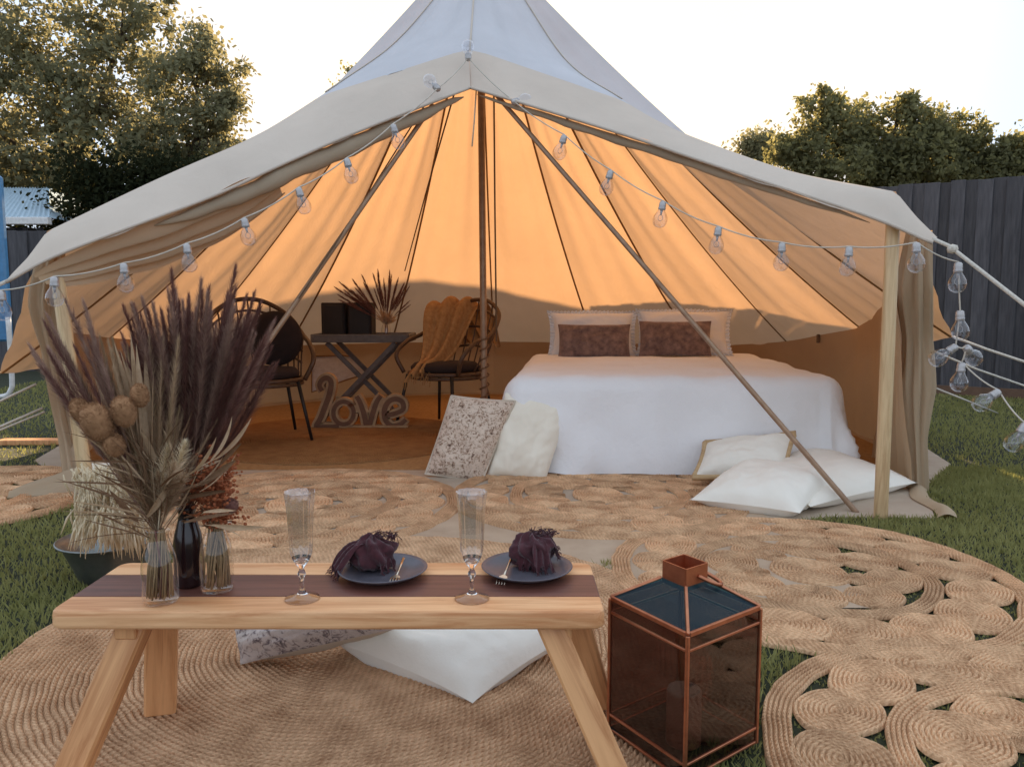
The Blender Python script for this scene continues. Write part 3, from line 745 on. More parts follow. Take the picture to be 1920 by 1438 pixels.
# little eave toggles and guy ropes
for (x, y, Y) in ((1534,635,6.2), (1700,560,3.75)):
    c = at(x, y, Y); MB().box(c, (.012,.01,.035), None, .004).build('toggle', M['rope_dark'], tent)
def guy(pts, r=.008): MB().tube([Vector(p) for p in pts], r, 7).build('guy_rope', M['rope'], tent, True)
guy([tipR+V(-.02,0,-.005), at(1780,462,3.28), at(1925,575,3.05), at(2100,712,2.8)], .0085)
guy([TR, at(1850,655,4.5), at(1925,680,4.4), at(2300,800,4.0)], .008)
guy([at(1742,655,4.8), at(1830,692,4.9), at(1925,725,5.0), at(2100,790,5.1)], .007)
guy([at(1740,722,4.7), at(1805,748,4.9), gnd(1872,775)], .006)
guy([TL, at(-40,690,4.4)], .008)
guy([at(68,720,4.3), at(0,752,4.2), at(-100,800,4.1)], .007)
guy([at(80,765,4.3), at(0,800,4.2), at(-90,840,4.1)], .007)
guy([at(84,772,4.3), at(0,806,4.2), at(-90,850,4.1)], .006)
guy([tipL, at(-60,560,3.2)], .008)
for (x, y) in ((1786,467),): MB().lathe([(0,-.02),(.018,-.014),(.022,0),(.018,.014),(0,.02)], 10, at(x, y, 3.27)).build('rope_knot', M['rope'], tent, True)

# ------------------------------------------------------------------ string lights
def bulb_meshes():
    g_ = MB().lathe([(.0001,-.118),(.012,-.1165),(.024,-.110),(.032,-.098),(.0355,-.083),(.033,-.066),(.025,-.051),(.018,-.040),(.016,-.030)], 20)
    s_ = MB().lathe([(.0165,-.034),(.018,-.030),(.018,-.024),(.0155,-.022),(.018,-.018),(.0155,-.015),(.018,-.011),(.0155,-.008),(.016,0),(.010,.006),(.0001,.007)], 16)
    f_ = MB().tube([V(0,0,-.034), V(0,0,-.058)], [.007,.0035], 8)
    f_.tube([V(.0,0,-.058)+V(.011*math.sin(a), 0, -.014+.014*math.cos(a)) for a in [i*2*PI/12 for i in range(13)]], .0012, 4)
    return g_, s_, f_
strg = thing('string_lights', 'string of clear round festoon bulbs looped along the tent front and down its right side', 'string lights', at(880, 110, 4.2))
g_, s_, f_ = bulb_meshes()
gm = g_.mesh('bulb', None, True); gm.materials.append(M['bulb']); sm = s_.mesh('socket', None, True); sm.materials.append(M['socket'])
fm = f_.mesh('filament', None, True); fm.materials.append(M['socket'])
# (px,py of socket top, Y, tilt x, tilt y (radians), )
B = [(2,548,3.22,0,0),(102,522,3.22,0,.05),(232,497,3.3,0,-.05),(350,460,3.4,0,-.12),(458,412,3.52,0,-.2),(560,355,3.65,0,-.28),(650,300,3.8,0,-.3),(737,236,3.95,0,-.3),
     (822,168,4.15,.5,2.4),(878,112,4.32,.4,3.1),(962,192,4.15,.6,-1.9),(1058,256,3.95,0,.3),(1145,322,3.83,0,.25),(1243,380,3.7,0,.15),(1347,428,3.56,0,.1),(1466,458,3.44,0,0),(1592,466,3.33,0,.05),(1718,458,3.22,0,-.05),
     (1797,495,3.2,0,0),(1800,585,3.2,0,-.08),(1792,650,3.2,.2,.9),(1812,652,3.2,.5,-.9),(1803,682,3.2,0,.1),(1872,735,3.1,0,1.0),(1922,797,3.0,0,.5)]
SL = wl(strg)
for (x, y, Y, tx, ty) in B:
    p = at(x, y, Y)
    o = bpy.data.objects.new('bulb', gm); COL.objects.link(o); o.parent = strg; o.location = p-SL; o.rotation_euler = (tx, ty, R_.uniform(-.4,.4) if tx == 0 else 0)
    s = bpy.data.objects.new('socket', sm); COL.objects.link(s); s.parent = o
    s = bpy.data.objects.new('filament', fm); COL.objects.link(s); s.parent = o
def sagline(pts, sag):
    out = []
    for a, b in zip(pts, pts[1:]):
        for i in range(8):
            t = i/8; p = a.lerp(b, t); p.z -= sag*4*t*(1-t); out.append(p)
    out.append(pts[-1]); return out
tops = [at(x, y-1, Y)+V(0,0,.006) for x, y, Y, _, _ in B]
MB().tube(sagline([at(-80,562,3.2)]+tops, .012), .0032, 6).build('cable', M['cable'], strg, True)

# ------------------------------------------------------------------ rugs
def coil_profile(r0, r1, row, h):
    n = max(1, round((r1-r0)/row)); w = (r1-r0)/n; pr_ = [(max(r0, .0005), 0.0)]
    for k in range(n):
        a = r0+k*w
        for f, q in ((.12,.62),(.32,.93),(.5,1),(.68,.93),(.88,.62)): pr_.append((a+w*f, h*q))
        if k < n-1: pr_.append((a+w, h*.16))
    pr_.append((r1, 0.0)); return pr_
def coil(r0, r1, row, h, seg, ell=1.0, wob=0, seed=0):
    m = MB().lathe(coil_profile(r0, r1, row, h), seg)
    out = []
    for (x, y, z) in m.v:
        a = math.atan2(y, x); k = 1+wob*(math.sin(3*a+seed)*.6+math.sin(7*a+seed*2.1)*.4)
        k *= 1+.010*nz((x*14, y*14, seed), 1, seed); out.append((x*k, y*k*ell, z+.0015*math.sin(5*a+seed)+.003*nz((x*22, y*22, seed), 1, 3) if z > 0 else z))
    m.v = out; return m
rug_lab = ['round jute rug of coiled medallions on the grass at the right, behind the copper lantern',
           'jute medallion rug cut off by the bottom right corner, beside the lantern',
           'jute medallion rug in front of the bed between the spotted and the white cushions',
           'jute medallion rug behind the plum napkins and the left champagne flute',
           'jute medallion rug at the left edge with grass in front']
dmesh = []
for k in range(4):
    d = coil(0, .1, .0111, .012, 40, (.88, .8, .95, .84)[k], .03, k); me = d.mesh('medallion', None, True); me.materials.append(M['jute']); dmesh.append(me)
def med_rug(i, cx, cy, R):
    rr = random.Random(100+i)
    t = thing('jute_rug', rug_lab[i], 'rug', (cx, cy, .007 if i in (2,3) else .004), rr.uniform(0, 3), 'jute medallion rugs')
    s = R/.70
    for (a, b, nm, wb) in ((.628*s, .70*s, 'border', .012), (.365*s, .425*s, 'inner_band', .02)):
        m = coil(a, b, .0120, .013, 160, 1, wb, i*1.3); o = m.build(nm, M['jute'], t, True, False); o.location = (0,0,.001 if nm == 'border' else .002)
    def disc(r, ang, rad, z, el):
        o = bpy.data.objects.new('medallion', dmesh[rr.randrange(4)]); COL.objects.link(o); o.parent = t
        o.location = (r*math.cos(ang), r*math.sin(ang), z); o.rotation_euler = (0,0,ang+PI/2+rr.uniform(-.5,.5))
        q = rad/.1; o.scale = (q*el, q, 1)
    n1 = 15
    for k in range(n1): disc(.527*s, 2*PI*k/n1+rr.uniform(-.03,.03), .122*s*rr.uniform(.94,1.05), .003*(k % 2), rr.uniform(.98,1.12))
    n2 = 8
    for k in range(n2): disc(.268*s, 2*PI*k/n2+rr.uniform(-.04,.04), .116*s*rr.uniform(.95,1.05), .003*(k % 2), rr.uniform(.98,1.1))
    disc(.0, 0, .15*s, .001, 1.0)
    for k in range(5):
        disc(rr.uniform(.14,.2)*s, 2*PI*k/5+.3, .05*s, .002, 1)
for i, (cx, cy, R) in enumerate(RUGS): med_rug(i, cx, cy, R)
t = thing('braided_rug', 'large round braided jute rug under the bench table in the foreground', 'rug', (BIG[0], BIG[1], .004))
m = coil(0, BIG[2], .0145, .013, 240, 1, .004, 1); m.build('braid', M['jute_big'], t, True, False)
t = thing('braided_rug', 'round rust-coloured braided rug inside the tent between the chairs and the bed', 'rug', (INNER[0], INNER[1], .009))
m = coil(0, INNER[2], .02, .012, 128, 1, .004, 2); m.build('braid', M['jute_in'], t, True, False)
cp = []
for i in range(40):
    a = 2*PI*i/40; x = C_IN[0]+2.72*math.cos(a); y = max(4.42, C_IN[1]+2.72*math.sin(a)); cp.append((x, y))
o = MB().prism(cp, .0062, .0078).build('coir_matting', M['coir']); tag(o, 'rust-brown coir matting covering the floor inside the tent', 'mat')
t = thing('woven_mat', 'flat beige woven mat under the medallion rugs in front of the tent', 'mat', (.1, 3.0, .008))
m = MB(); m.grid(30, 30, lambda u, v: V(-.75+1.9*u, 2.35+1.35*v, .009+.002*nz((u*5,v*5,0)))); m.build('weave', M['sheet'], t, True)

# ------------------------------------------------------------------ cushions
def cushion(name, label, cat, cn, th, mat, seed=0, group=None, side=None, pinch=.10, ruffle=0, lift=.0, piping=None, pr=.006, fold=.008):
    TLc, TRc, BRc, BLc = [Vector(c) for c in cn]; ctr_ = (TLc+TRc+BRc+BLc)/4
    nrm = (TRc-TLc+BRc-BLc).cross(TLc-BLc+TRc-BRc).normalized()
    if nrm.y > 0 and abs(nrm.z) < .75: nrm = -nrm
    if abs(nrm.z) >= .75 and nrm.z < 0: nrm = -nrm
    base = V(ctr_.x, ctr_.y, min(c.z for c in cn)); t = thing(name, label, cat, base, 0, group)
    def surf(sgn):
        m = MB()
        def fn(u, v):
            a, b = 2*u-1, 2*v-1
            pu = a*(1-pinch*(1-abs(b)**2.2)*abs(a)**3); pv = b*(1-pinch*(1-abs(a)**2.2)*abs(b)**3)
            s, w = (pu+1)/2, (pv+1)/2
            p = TLc.lerp(TRc, s).lerp(BLc.lerp(BRc, s), w)
            q = max(0, (1-abs(a)**2.6))*max(0, (1-abs(b)**2.6)); q = q**.55
            cr_ = 1-.25*(abs(a)*abs(b))**2
            f = q*th*.5*cr_
            wv_ = nz((a*2.2, b*2.2, seed), 1.0, seed)*fold*2 + nz((a*7, b*7, seed), 1, seed+3)*fold*.7
            edge_f = 1 if q > .001 else 0
            return p + nrm*(sgn*f + (wv_*min(1, q*2) if sgn > 0 else -wv_*min(1, q*2)))
        m.grid(36, 36, fn); return m
    surf(1).build('front_cover', mat, t, True)
    o = surf(-1).build('back_cover', side or mat, t, True)
    if piping or ruffle:
        m = MB(); pts = []
        for k in range(4):
            for i in range(24):
                e = i/24*2-1
                a, b = [(e,-1),(1,e),(-e,1),(-1,-e)][k]
                pu = a*(1-pinch*(1-abs(b)**2.2)*abs(a)**3); pv = b*(1-pinch*(1-abs(a)**2.2)*abs(b)**3)
                s, w = (pu+1)/2, (pv+1)/2; pts.append(TLc.lerp(TRc, s).lerp(BLc.lerp(BRc, s), w))
        if ruffle:
            n = len(pts)*4; P2 = [samp(pts+[pts[0]], i/n) for i in range(n)]
            vs = []; fs = []
            for i, p in enumerate(P2):
                d = (p-ctr_).normalized(); w_ = nrm*ruffle*.45*math.sin(i*1.25)
                vs += [p, p+d*ruffle+w_]
            for i in range(n): j = (i+1) % n; fs.append((2*i, 2*i+1, 2*j+1, 2*j))
            m.add(vs, fs); m.build('ruffle', mat, t, True)
        else:
            m.tube(pts+[pts[0]], pr, 8); m.build('piping', piping, t, True)
    return t
# --- bed
def bed():
    fl = V(.07, 4.42, 0); fr = V(1.78, 4.42, 0); ax = V(.17, 1.95, 0); H = .56
    t = thing('bed', 'wide low bed with white bedspread draped to the floor inside the tent', 'bed', ((fl+fr)/2))
    # mattress / base
    m = MB(); c = (fl+fr)/2+ax/2
    m.box((c.x, c.y, .13), (.82, .92, .12), None, .02); m.build('base', M['beige'], t)
    m = MB(); m.box((c.x, c.y, .39), (.86, .95, .13), None, .05); m.build('mattress', M['ivory'], t)
    # bedspread: top plus skirt in one sheet
    m = MB(); nu, nv = 96, 84
    dr = .60
    def fn(u, v):
        a = -dr + u*(1.82+2*dr); b = -dr + v*(1.98+dr)       # flat cloth coordinates
        ix = min(max(a, 0), 1.82); iy = min(max(b, 0), 1.98)
        ox = a-ix; oy = b-iy
        out = math.hypot(ox, oy); rad = .10
        q = min(out, .60)
        ang = min(q/rad, PI/2) if out > 0 else 0
        if q <= rad*PI/2: hor = rad*math.sin(ang); dz = rad*(1-math.cos(ang))
        else: hor = rad + (q-rad*PI/2)*.10; dz = rad+(q-rad*PI/2)*.99
        s = ix/1.82; r = iy/1.98
        p = fl.lerp(fr, s)+ax*r; p.z = H + .020*nz((a*1.5, b*1.5, 1), 1) + .010*nz((a*5, b*5, 4), 1) + .02*math.sin(PI*s)*math.sin(PI*r)
        if out > 0:
            d = V(ox, oy, 0)/out; per = a if abs(oy) >= abs(ox) else b+3
            fold = (.026*math.sin(per*6.5+1.2*math.sin(per*2.3))+.085*nz((per*2.6, dz*.8, 2), 1)+.020*nz((a*5,b*5,3),1))*min(1, dz/.35)
            if ox != 0 and oy != 0: fold += .05*min(1, dz/.4)
            p += d*(hor+fold*1.1) ; p.z -= dz
            p.z = max(p.z, .013)
        # sag in toward head so pillows sit
        return p
    m.grid(nu, nv, fn); m.build('bedspread', M['white'], t, True)
bed()
Yp = 6.22
def upq(x0, y0, x1, y1, Y, lean=.12, dx=0): return [at(x0+dx, y0, Y+lean), at(x1+dx, y0, Y+lean), at(x1, y1, Y), at(x0, y1, Y)]
cushion('pillow', 'plump white ruffled pillow at the head of the bed, left one', 'pillow', upq(1032,586,1190,668,Yp,.12), .24, M['white'], 1, 'white pillows on the bed', ruffle=.035)
cushion('pillow', 'plump white ruffled pillow at the head of the bed, right one', 'pillow', upq(1198,583,1368,664,Yp,.12), .24, M['white'], 2, 'white pillows on the bed', ruffle=.035)
cushion('lumbar_cushion', 'brown velvet lumbar cushion on the bed, the left of the pair', 'cushion', upq(1046,608,1182,671,Yp-.24,.08), .12, M['velvet'], 3, 'brown velvet cushions on the bed', pinch=.04)
cushion('lumbar_cushion', 'brown velvet lumbar cushion on the bed, the right one crossed by the tent pole', 'cushion', upq(1198,602,1334,668,Yp-.24,.08), .12, M['velvet'], 4, 'brown velvet cushions on the bed', pinch=.04)
# leaning at the bed's foot
q = [at(846,742,4.38), at(966,752,4.30), at(903,906,4.20), at(797,889,4.24)]
cushion('cushion', 'leopard-spotted cushion leaning on its corner in front of the bed', 'cushion', q, .14, M['leopard'], 5, side=M['beige'], piping=M['beige'], pinch=.03)
q = [at(948,736,4.36), at(1072,757,4.36), at(1022,904,4.20), at(912,893,4.24)]
cushion('cushion', 'cream cushion leaning against the foot of the bed beside the spotted one', 'cushion', q, .15, M['cream'], 6, pinch=.025)
# right group
q = [at(1322,830,4.22), at(1490,812,4.2), at(1470,905,3.95), at(1300,900,3.98)]
for p in q[2:]: p.z = max(p.z, .06)
cushion('cushion', 'tan-topped cushion propped against the bed behind the white floor cushions', 'cushion', q, .16, M['ivory'], 7, side=M['tan'], pinch=.06, piping=M['tan'], pr=.016)
def flatq(pts, z): return [gnd(x, y, z) for x, y in pts]
q = [gnd(1520,842,.10), gnd(1722,905,.05), gnd(1520,950,.05), gnd(1400,890,.07)]
cushion('floor_cushion', 'white floor cushion lying behind the right tent pole', 'cushion', q, .20, M['ivory'], 8, pinch=.07)
q = [gnd(1395,868,.12), gnd(1572,898,.12), gnd(1500,962,.04), gnd(1292,937,.05)]
cushion('floor_cushion', 'puffy white floor cushion in front of the tan-topped one, near the slanting pole', 'cushion', q, .20, M['ivory'], 9, pinch=.07)
# left, by the pole
q = [at(172,868,3.75), at(330,872,3.7), at(300,962,3.5), at(168,955,3.55)]
cushion('cushion', 'cream cushion on the rug behind the left tent pole and dried flowers', 'cushion', q, .16, M['cream'], 10, pinch=.06)
# under the bench
q = [gnd(640,1130,.10), gnd(1118,1172,.08), gnd(886,1318,.02), gnd(610,1195,.07)]
cushion('floor_cushion', 'large white floor cushion poking out under the middle of the bench table', 'cushion', q, .17, M['ivory'], 11, pinch=.08)
q = [gnd(430,1165,.10), gnd(745,1150,.16), gnd(720,1215,.06), gnd(440,1240,.06)]
q = [gnd(425,1150,.12), gnd(730,1120,.20), gnd(745,1178,.16), gnd(450,1246,.02)]
cushion('floor_cushion', 'grey spotted cushion with beige underside beneath the bench table', 'cushion', q, .13, M['leopard_grey'], 12, side=M['beige'], pinch=.05)

# ------------------------------------------------------------------ rattan chairs
def chair(label, loc, rz):
    t = thing('rattan_chair', label, 'chair', loc, rz, 'rattan armchairs in the tent')
    for sx in (-1, 1):
        for sy in (-1, 1):
            MB().tube([V(.22*sx, .19*sy, .41), V(.29*sx, .26*sy, 0)], [.014,.011], 8).build('leg', M['black'], t, True, False)
    rim = [V(.29*math.cos(a), .27*math.sin(a), .42) for a in [2*PI*i/32 for i in range(33)]]
    MB().tube(rim, .016, 8).tube([p-V(0,0,.03) for p in rim], .012, 8).build('seat_rim', M['rattan'], t, True, False)
    MB().lathe([(0,.425),(.22,.428),(.265,.445),(.27,.47),(.24,.50),(.1,.51),(0,.51)], 32).build('seat_cushion', M['darkcush'], t, True, False)
    hoop = cr([V(-.27,-.18,.42), V(-.33,-.20,.56), V(-.34,-.06,.66), V(-.34,.14,.72), V(-.28,.33,.86), V(-.14,.42,.96), V(0,.44,.99), V(.14,.42,.96), V(.28,.33,.86), V(.34,.14,.72), V(.34,-.06,.66), V(.33,-.20,.56), V(.27,-.18,.42)], 6)
    MB().tube(hoop, .017, 9).build('arm_hoop', M['rattan'], t, True, False)
    for i in range(15):
        u = .24+.52*i/14; p = samp(hoop, u); a = PI*(1.02-1.04*i/14); b = V(.28*math.cos(a), .26*math.sin(a), .42)
        MB().tube([b, b.lerp(p, .5)+V(0,.02,0), p], .006, 5).build('spindle', M['rattan'], t, True, False)
    for hz in (.35, .62, .85):
        pts = []
        for i in range(15):
            u = .24+.52*i/14; p = samp(hoop, u); a = PI*(1.02-1.04*i/14); b = V(.28*math.cos(a), .26*math.sin(a), .42); pts.append(b.lerp(p, hz)+V(0,.012,0))
        MB().tube(cr(pts, 2), .010, 5).build('cross_band', M['rattan'], t, True, False)
    return t
chair('dark rattan armchair at the left of the tent, behind the dried flowers', (-1.78, 5.45, .018), math.radians(28))
chair('dark rattan armchair with a mustard throw, behind the centre pole', (-.52, 6.02, .018), math.radians(-35))
o = MB().lathe([(0,0),(.16,.01),(.2,.07),(.16,.16),(0,.19)], 24)
t = thing('cushion', 'dark round cushion on the left rattan armchair', 'cushion', (-1.72, 5.62, .55))
m = MB().grid(20, 20, lambda u, v: V(-1.72+.2*math.cos(2*PI*u)*math.sin(PI*v), 5.62+.09*math.sin(2*PI*u)*math.sin(PI*v), .72-.2*math.cos(PI*v))); m.build('cover', M['darkcush'], t, True)
# throw
def throw():
    t = thing('throw_blanket', 'mustard throw draped over the back and seat of the rattan armchair by the centre pole', 'blanket', (-.62, 6.0, .5))
    path = [at(x, y, Y) for x, y, Y in ((905,640,6.6),(880,585,6.55),(862,560,6.42),(845,575,6.3),(828,640,6.15),(812,672,6.0),(795,683,5.85),(782,702,5.74))]
    path = cr(path, 6); m = MB()
    def fn(u, v):
        p = samp(path, u); w = .17+.07*math.sin(u*5); s = (v-.5)*2
        return p + V(s*w*.9, s*w*.35+.02*math.sin(v*22+u*4), .025*math.sin(v*19+u*3)-abs(s)**2*.05)
    m.grid(50, 30, fn); m.build('cloth', M['throw'], t, True)
    for k in range(16):
        p = fn(1, k/15); MB().tube([p, p+V(-.005,-.01,-.05)], .003, 4).build('fringe', M['throw'], t)
throw()

# ------------------------------------------------------------------ tray table, speaker
tc = V(-1.30, 6.85, .005); TH = .68
t = thing('tray_table', 'grey folding tray table with crossed legs at the back of the tent', 'table', tc)
MB().box((tc.x, tc.y, TH-.02), (.40,.24,.015), None, .004).build('top', M['greywood'], t)
for (dx, dy, hx, hy) in ((0,-.25,.41,.012),(0,.25,.41,.012),(-.41,0,.012,.24),(.41,0,.012,.24)):
    MB().box((tc.x+dx, tc.y+dy, TH), (hx,hy,.035), None, .004).build('tray_rim', M['greywood'], t)
for sy in (-.2, .2):
    for sx in (-1, 1):
        a = V(tc.x-.30*sx, tc.y+sy+.03*sx, TH-.04); b = V(tc.x+.30*sx, tc.y+sy+.03*sx, .02); q = (b-a).to_track_quat('Z','X').to_matrix()
        MB().box((a+b)/2, (.02,.014,(b-a).length/2), q, .003).build('leg', M['greywood'], t)
MB().tube([V(tc.x,tc.y-.24,.355), V(tc.x,tc.y+.24,.355)], .014, 8).build('crossbar', M['greywood'], t, True)
t = thing('speaker', 'black two-part speaker cabinet standing on the grey tray table', 'speaker', (tc.x-.16, tc.y, TH))
for dx in (-.115, .115):
    b = MB().box((tc.x-.15+dx, tc.y+.05, TH+.155), (.105,.11,.15), None, .008).build('cabinet', M['speaker'], t)
    MB().box((tc.x-.15+dx, tc.y-.066, TH+.155), (.088,.005,.13), None, .003).build('grille', M['black'], b)

# ------------------------------------------------------------------ love letters
def letters():
    Y = 5.95; base = gnd(675, 805); t = thing('love_letters', 'wooden letters spelling love, linked in a row on the floor below the tray table', 'sign', V(base.x, Y, .01))
    def P_(x, y): return at(x, y, Y+(.03 if x > 660 else 0))
    L = {'letter_l': [(606,732),(601,722),(606,711),(616,708),(623,717),(619,740),(611,762),(603,783),(595,799),(610,799),(625,799),(637,797)],
         'letter_o': [(646+19*math.cos(a), 773+21*math.sin(a)) for a in [2*PI*i/20 for i in range(21)]],
         'letter_v': [(670,742),(676,752),(684,775),(691,803),(699,778),(708,752),(716,741)],
         'letter_e': [(724,778),(742,774),(757,766),(755,752),(742,747),(729,753),(722,768),(724,786),(736,797),(752,794),(762,785)]}
    for nm, pts in L.items():
        for (w, dy, mt, n2, par) in ((.032, 0, M['letter'], nm, True), (.016, -.034, M['letter_in'], 'inlay', False)):
            P = cr([P_(*p) for p in pts], 4); m = MB(); vs = []; k = len(P)
            for i, p in enumerate(P):
                d = (P[min(i+1,k-1)]-P[max(i-1,0)]); d.y = 0; d.normalize(); s = V(-d.z, 0, d.x)
                ww = w*(1+.25*math.sin(PI*i/k)) if nm != 'letter_o' else w
                dep = .032 if par else .004
                vs += [p+s*ww+V(0,-dep+dy,0), p-s*ww+V(0,-dep+dy,0), p-s*ww+V(0,dep+dy,0), p+s*ww+V(0,dep+dy,0)]
            fs = [(4*i+j, 4*i+(j+1)%4, 4*i+4+(j+1)%4, 4*i+4+j) for i in range(k-1) for j in range(4)]
            fs += [(3,2,1,0), (4*k-4,4*k-3,4*k-2,4*k-1)]
            m.add(vs, fs); o = m.build(n2, mt, t if par else last)
            if par: last = o
    p0, p1 = at(585, 803, Y), at(765, 803, Y)
    MB().box(((p0.x+p1.x)/2, Y+.01, .022), ((p1.x-p0.x)/2, .04, .012), None, .003).build('base', M['letter'], t)
letters()

# ------------------------------------------------------------------ bench table
d1, d2, TZ = 1.452, 1.745, .36
def xa(px, Y, z): return at(px, 719, Y).x and (px-960)/F*(Y*math.cos(PITCH)+(CH-z)*math.sin(PITCH))
xl, xr = xa(88, d1, TZ), xa(1136, d1, TZ)
bench = thing('bench_table', 'low pine picnic bench table with a dark centre board and splayed legs', 'table', ((xl+xr)/2, (d1+d2)/2, .017))
TH_ = .037
w1 = (d2-d1)
bounds = [(d1, d1+w1*.275, 'wood'), (d1+w1*.28, d1+w1*.715, 'walnut'), (d1+w1*.72, d2, 'wood')]
def board(y0, y1, mat, rc):
    # plan outline with rounded outer corners, then rounded edges by rings
    def outline(ins):
        pts = []
        def arc(cx, cy, r, a0, a1):
            for i in range(7): a = a0+(a1-a0)*i/6; pts.append((cx+r*math.cos(a), cy+r*math.sin(a)))
        X0, X1 = xl+ins, xr-ins; Y0, Y1 = y0+(ins if rc == -1 else ins*.3), y1-(ins if rc == 1 else ins*.3)
        r = .022
        if rc == -1:
            arc(X0+r, Y0+r, r, PI, 1.5*PI); arc(X1-r, Y0+r, r, 1.5*PI, 2*PI); pts += [(X1, Y1), (X0, Y1)]
        elif rc == 1:
            pts += [(X0, Y0), (X1, Y0)]; arc(X1-r, Y1-r, r, 0, .5*PI); arc(X0+r, Y1-r, r, .5*PI, PI)
        else: pts += [(X0, Y0), (X1, Y0), (X1, Y1), (X0, Y1)]
        return pts
    rings = [(.005, TZ-TH_), (.001, TZ-TH_+.004), (0, TZ-TH_+.009), (0, TZ-.012), (.0015, TZ-.003), (.004, TZ)]
    m = MB(); vs = []; n = len(outline(0))
    for ins, z in rings: vs += [V(x, y, z) for x, y in outline(ins)]
    fs = [(i*n+k, i*n+(k+1)%n, (i+1)*n+(k+1)%n, (i+1)*n+k) for i in range(len(rings)-1) for k in range(n)]
    fs += [tuple(range(n))[::-1], tuple((len(rings)-1)*n+k for k in range(n))]
    m.add(vs, fs); return m
for i, (y0, y1, mt) in enumerate(bounds):
    o = board(y0, y1, mt, (-1, 0, 1)[i]).build('top_board', M[mt], bench)
    o['label'] = ('pale pine front board', 'dark brown centre board', 'pale pine back board')[i]
def blk(name, a, b, hx, hy, mat, parent, bev=.005, twist=None):
    a = Vector(a); b = Vector(b); z = (b-a).normalized(); x = V(1,0,0) if twist is None else Vector(twist); x = (x-z*x.dot(z)).normalized(); y = z.cross(x)
    q = Matrix((x, y, z)).transposed(); L = (b-a).length
    return MB().box((0,0,0), (hx,hy,L/2), None, bev).build_at(name, mat, (a+b)/2, parent, rot=q.to_euler())
def legs():
    zt = TZ-TH_-.001
    fz = .018
    # left pair: front leg kicks out to the left, back leg nearly upright
    blk('leg', (xa(262, 1.52, zt), 1.515, zt), (xa(140, 1.43, fz)-.02, 1.44, fz), .030, .022, M['wood_leg'], bench)
    blk('leg', (xa(302, 1.66, zt), 1.665, zt), (xa(296, 1.70, fz), 1.715, fz), .034, .026, M['wood_leg'], bench, twist=(1,.35,0))
    blk('leg', (xa(1028, 1.50, zt), 1.505, zt), (xa(1165, 1.42, fz), 1.43, fz), .027, .022, M['wood_leg'], bench)
    blk('leg', (xa(1068, 1.66, zt), 1.665, zt), (xa(1132, 1.72, fz), 1.735, fz), .026, .022, M['wood_leg'], bench)
    for x in (xa(285, 1.6, zt), xa(1045, 1.6, zt)):
        MB().box((x, 1.59, zt-.016), (.022, .11, .015), None, .003).build('cross_batten', M['wood_leg'], bench)
legs()
def tp(px, py): return gnd(px, py, TZ)

# ------------------------------------------------------------------ flutes
def flute(label, px, py):
    p = tp(px, py)
    k = 1.0
    out = [(.0001,0),(.034,0),(.0355,.0015),(.034,.003),(.020,.006),(.009,.012),(.0045,.022),(.0042,.042),(.0065,.048),(.0085,.053),(.0065,.058),(.0045,.062),(.0060,.066),(.012,.074),(.019,.086),(.0225,.100),(.0235,.115),(.0245,.140),(.0262,.175),(.0290,.205),(.0316,.221)]
    inn = [(.0308,.2215),(.0282,.205),(.0254,.175),(.0237,.140),(.0227,.115),(.0215,.101),(.0178,.089),(.0105,.080),(.004,.0765),(.0001,.0760)]
    t = thing('champagne_flute', label, 'glass', p, 0, 'champagne flutes on the bench table')
    def fl(prof):
        m = MB().lathe(prof, 60); v2 = []
        for (x, y, z) in m.v:
            a = math.atan2(y, x); q = 1+(.03*math.cos(10*a) if z > .10 else .0); v2.append((x*q, y*q, z))
        m.v = v2; return m
    fl(out[13:]+[(.0316,.2218),(.0310,.2218)]+inn[1:4]).build_at('bowl', M['bowlglass'], p, t, True)
    fl(out[:14]+inn[6:][::1] if False else out[:14]+[(.0190,.0868),(.0135,.082),(.0075,.0785),(.0001,.0772)]).build_at('stem', M['flute'], p, t, True)
flute('empty champagne flute at the left plate, near the dried flowers', 567, 1122)
flute('empty champagne flute between the two dark plates', 885, 1122)

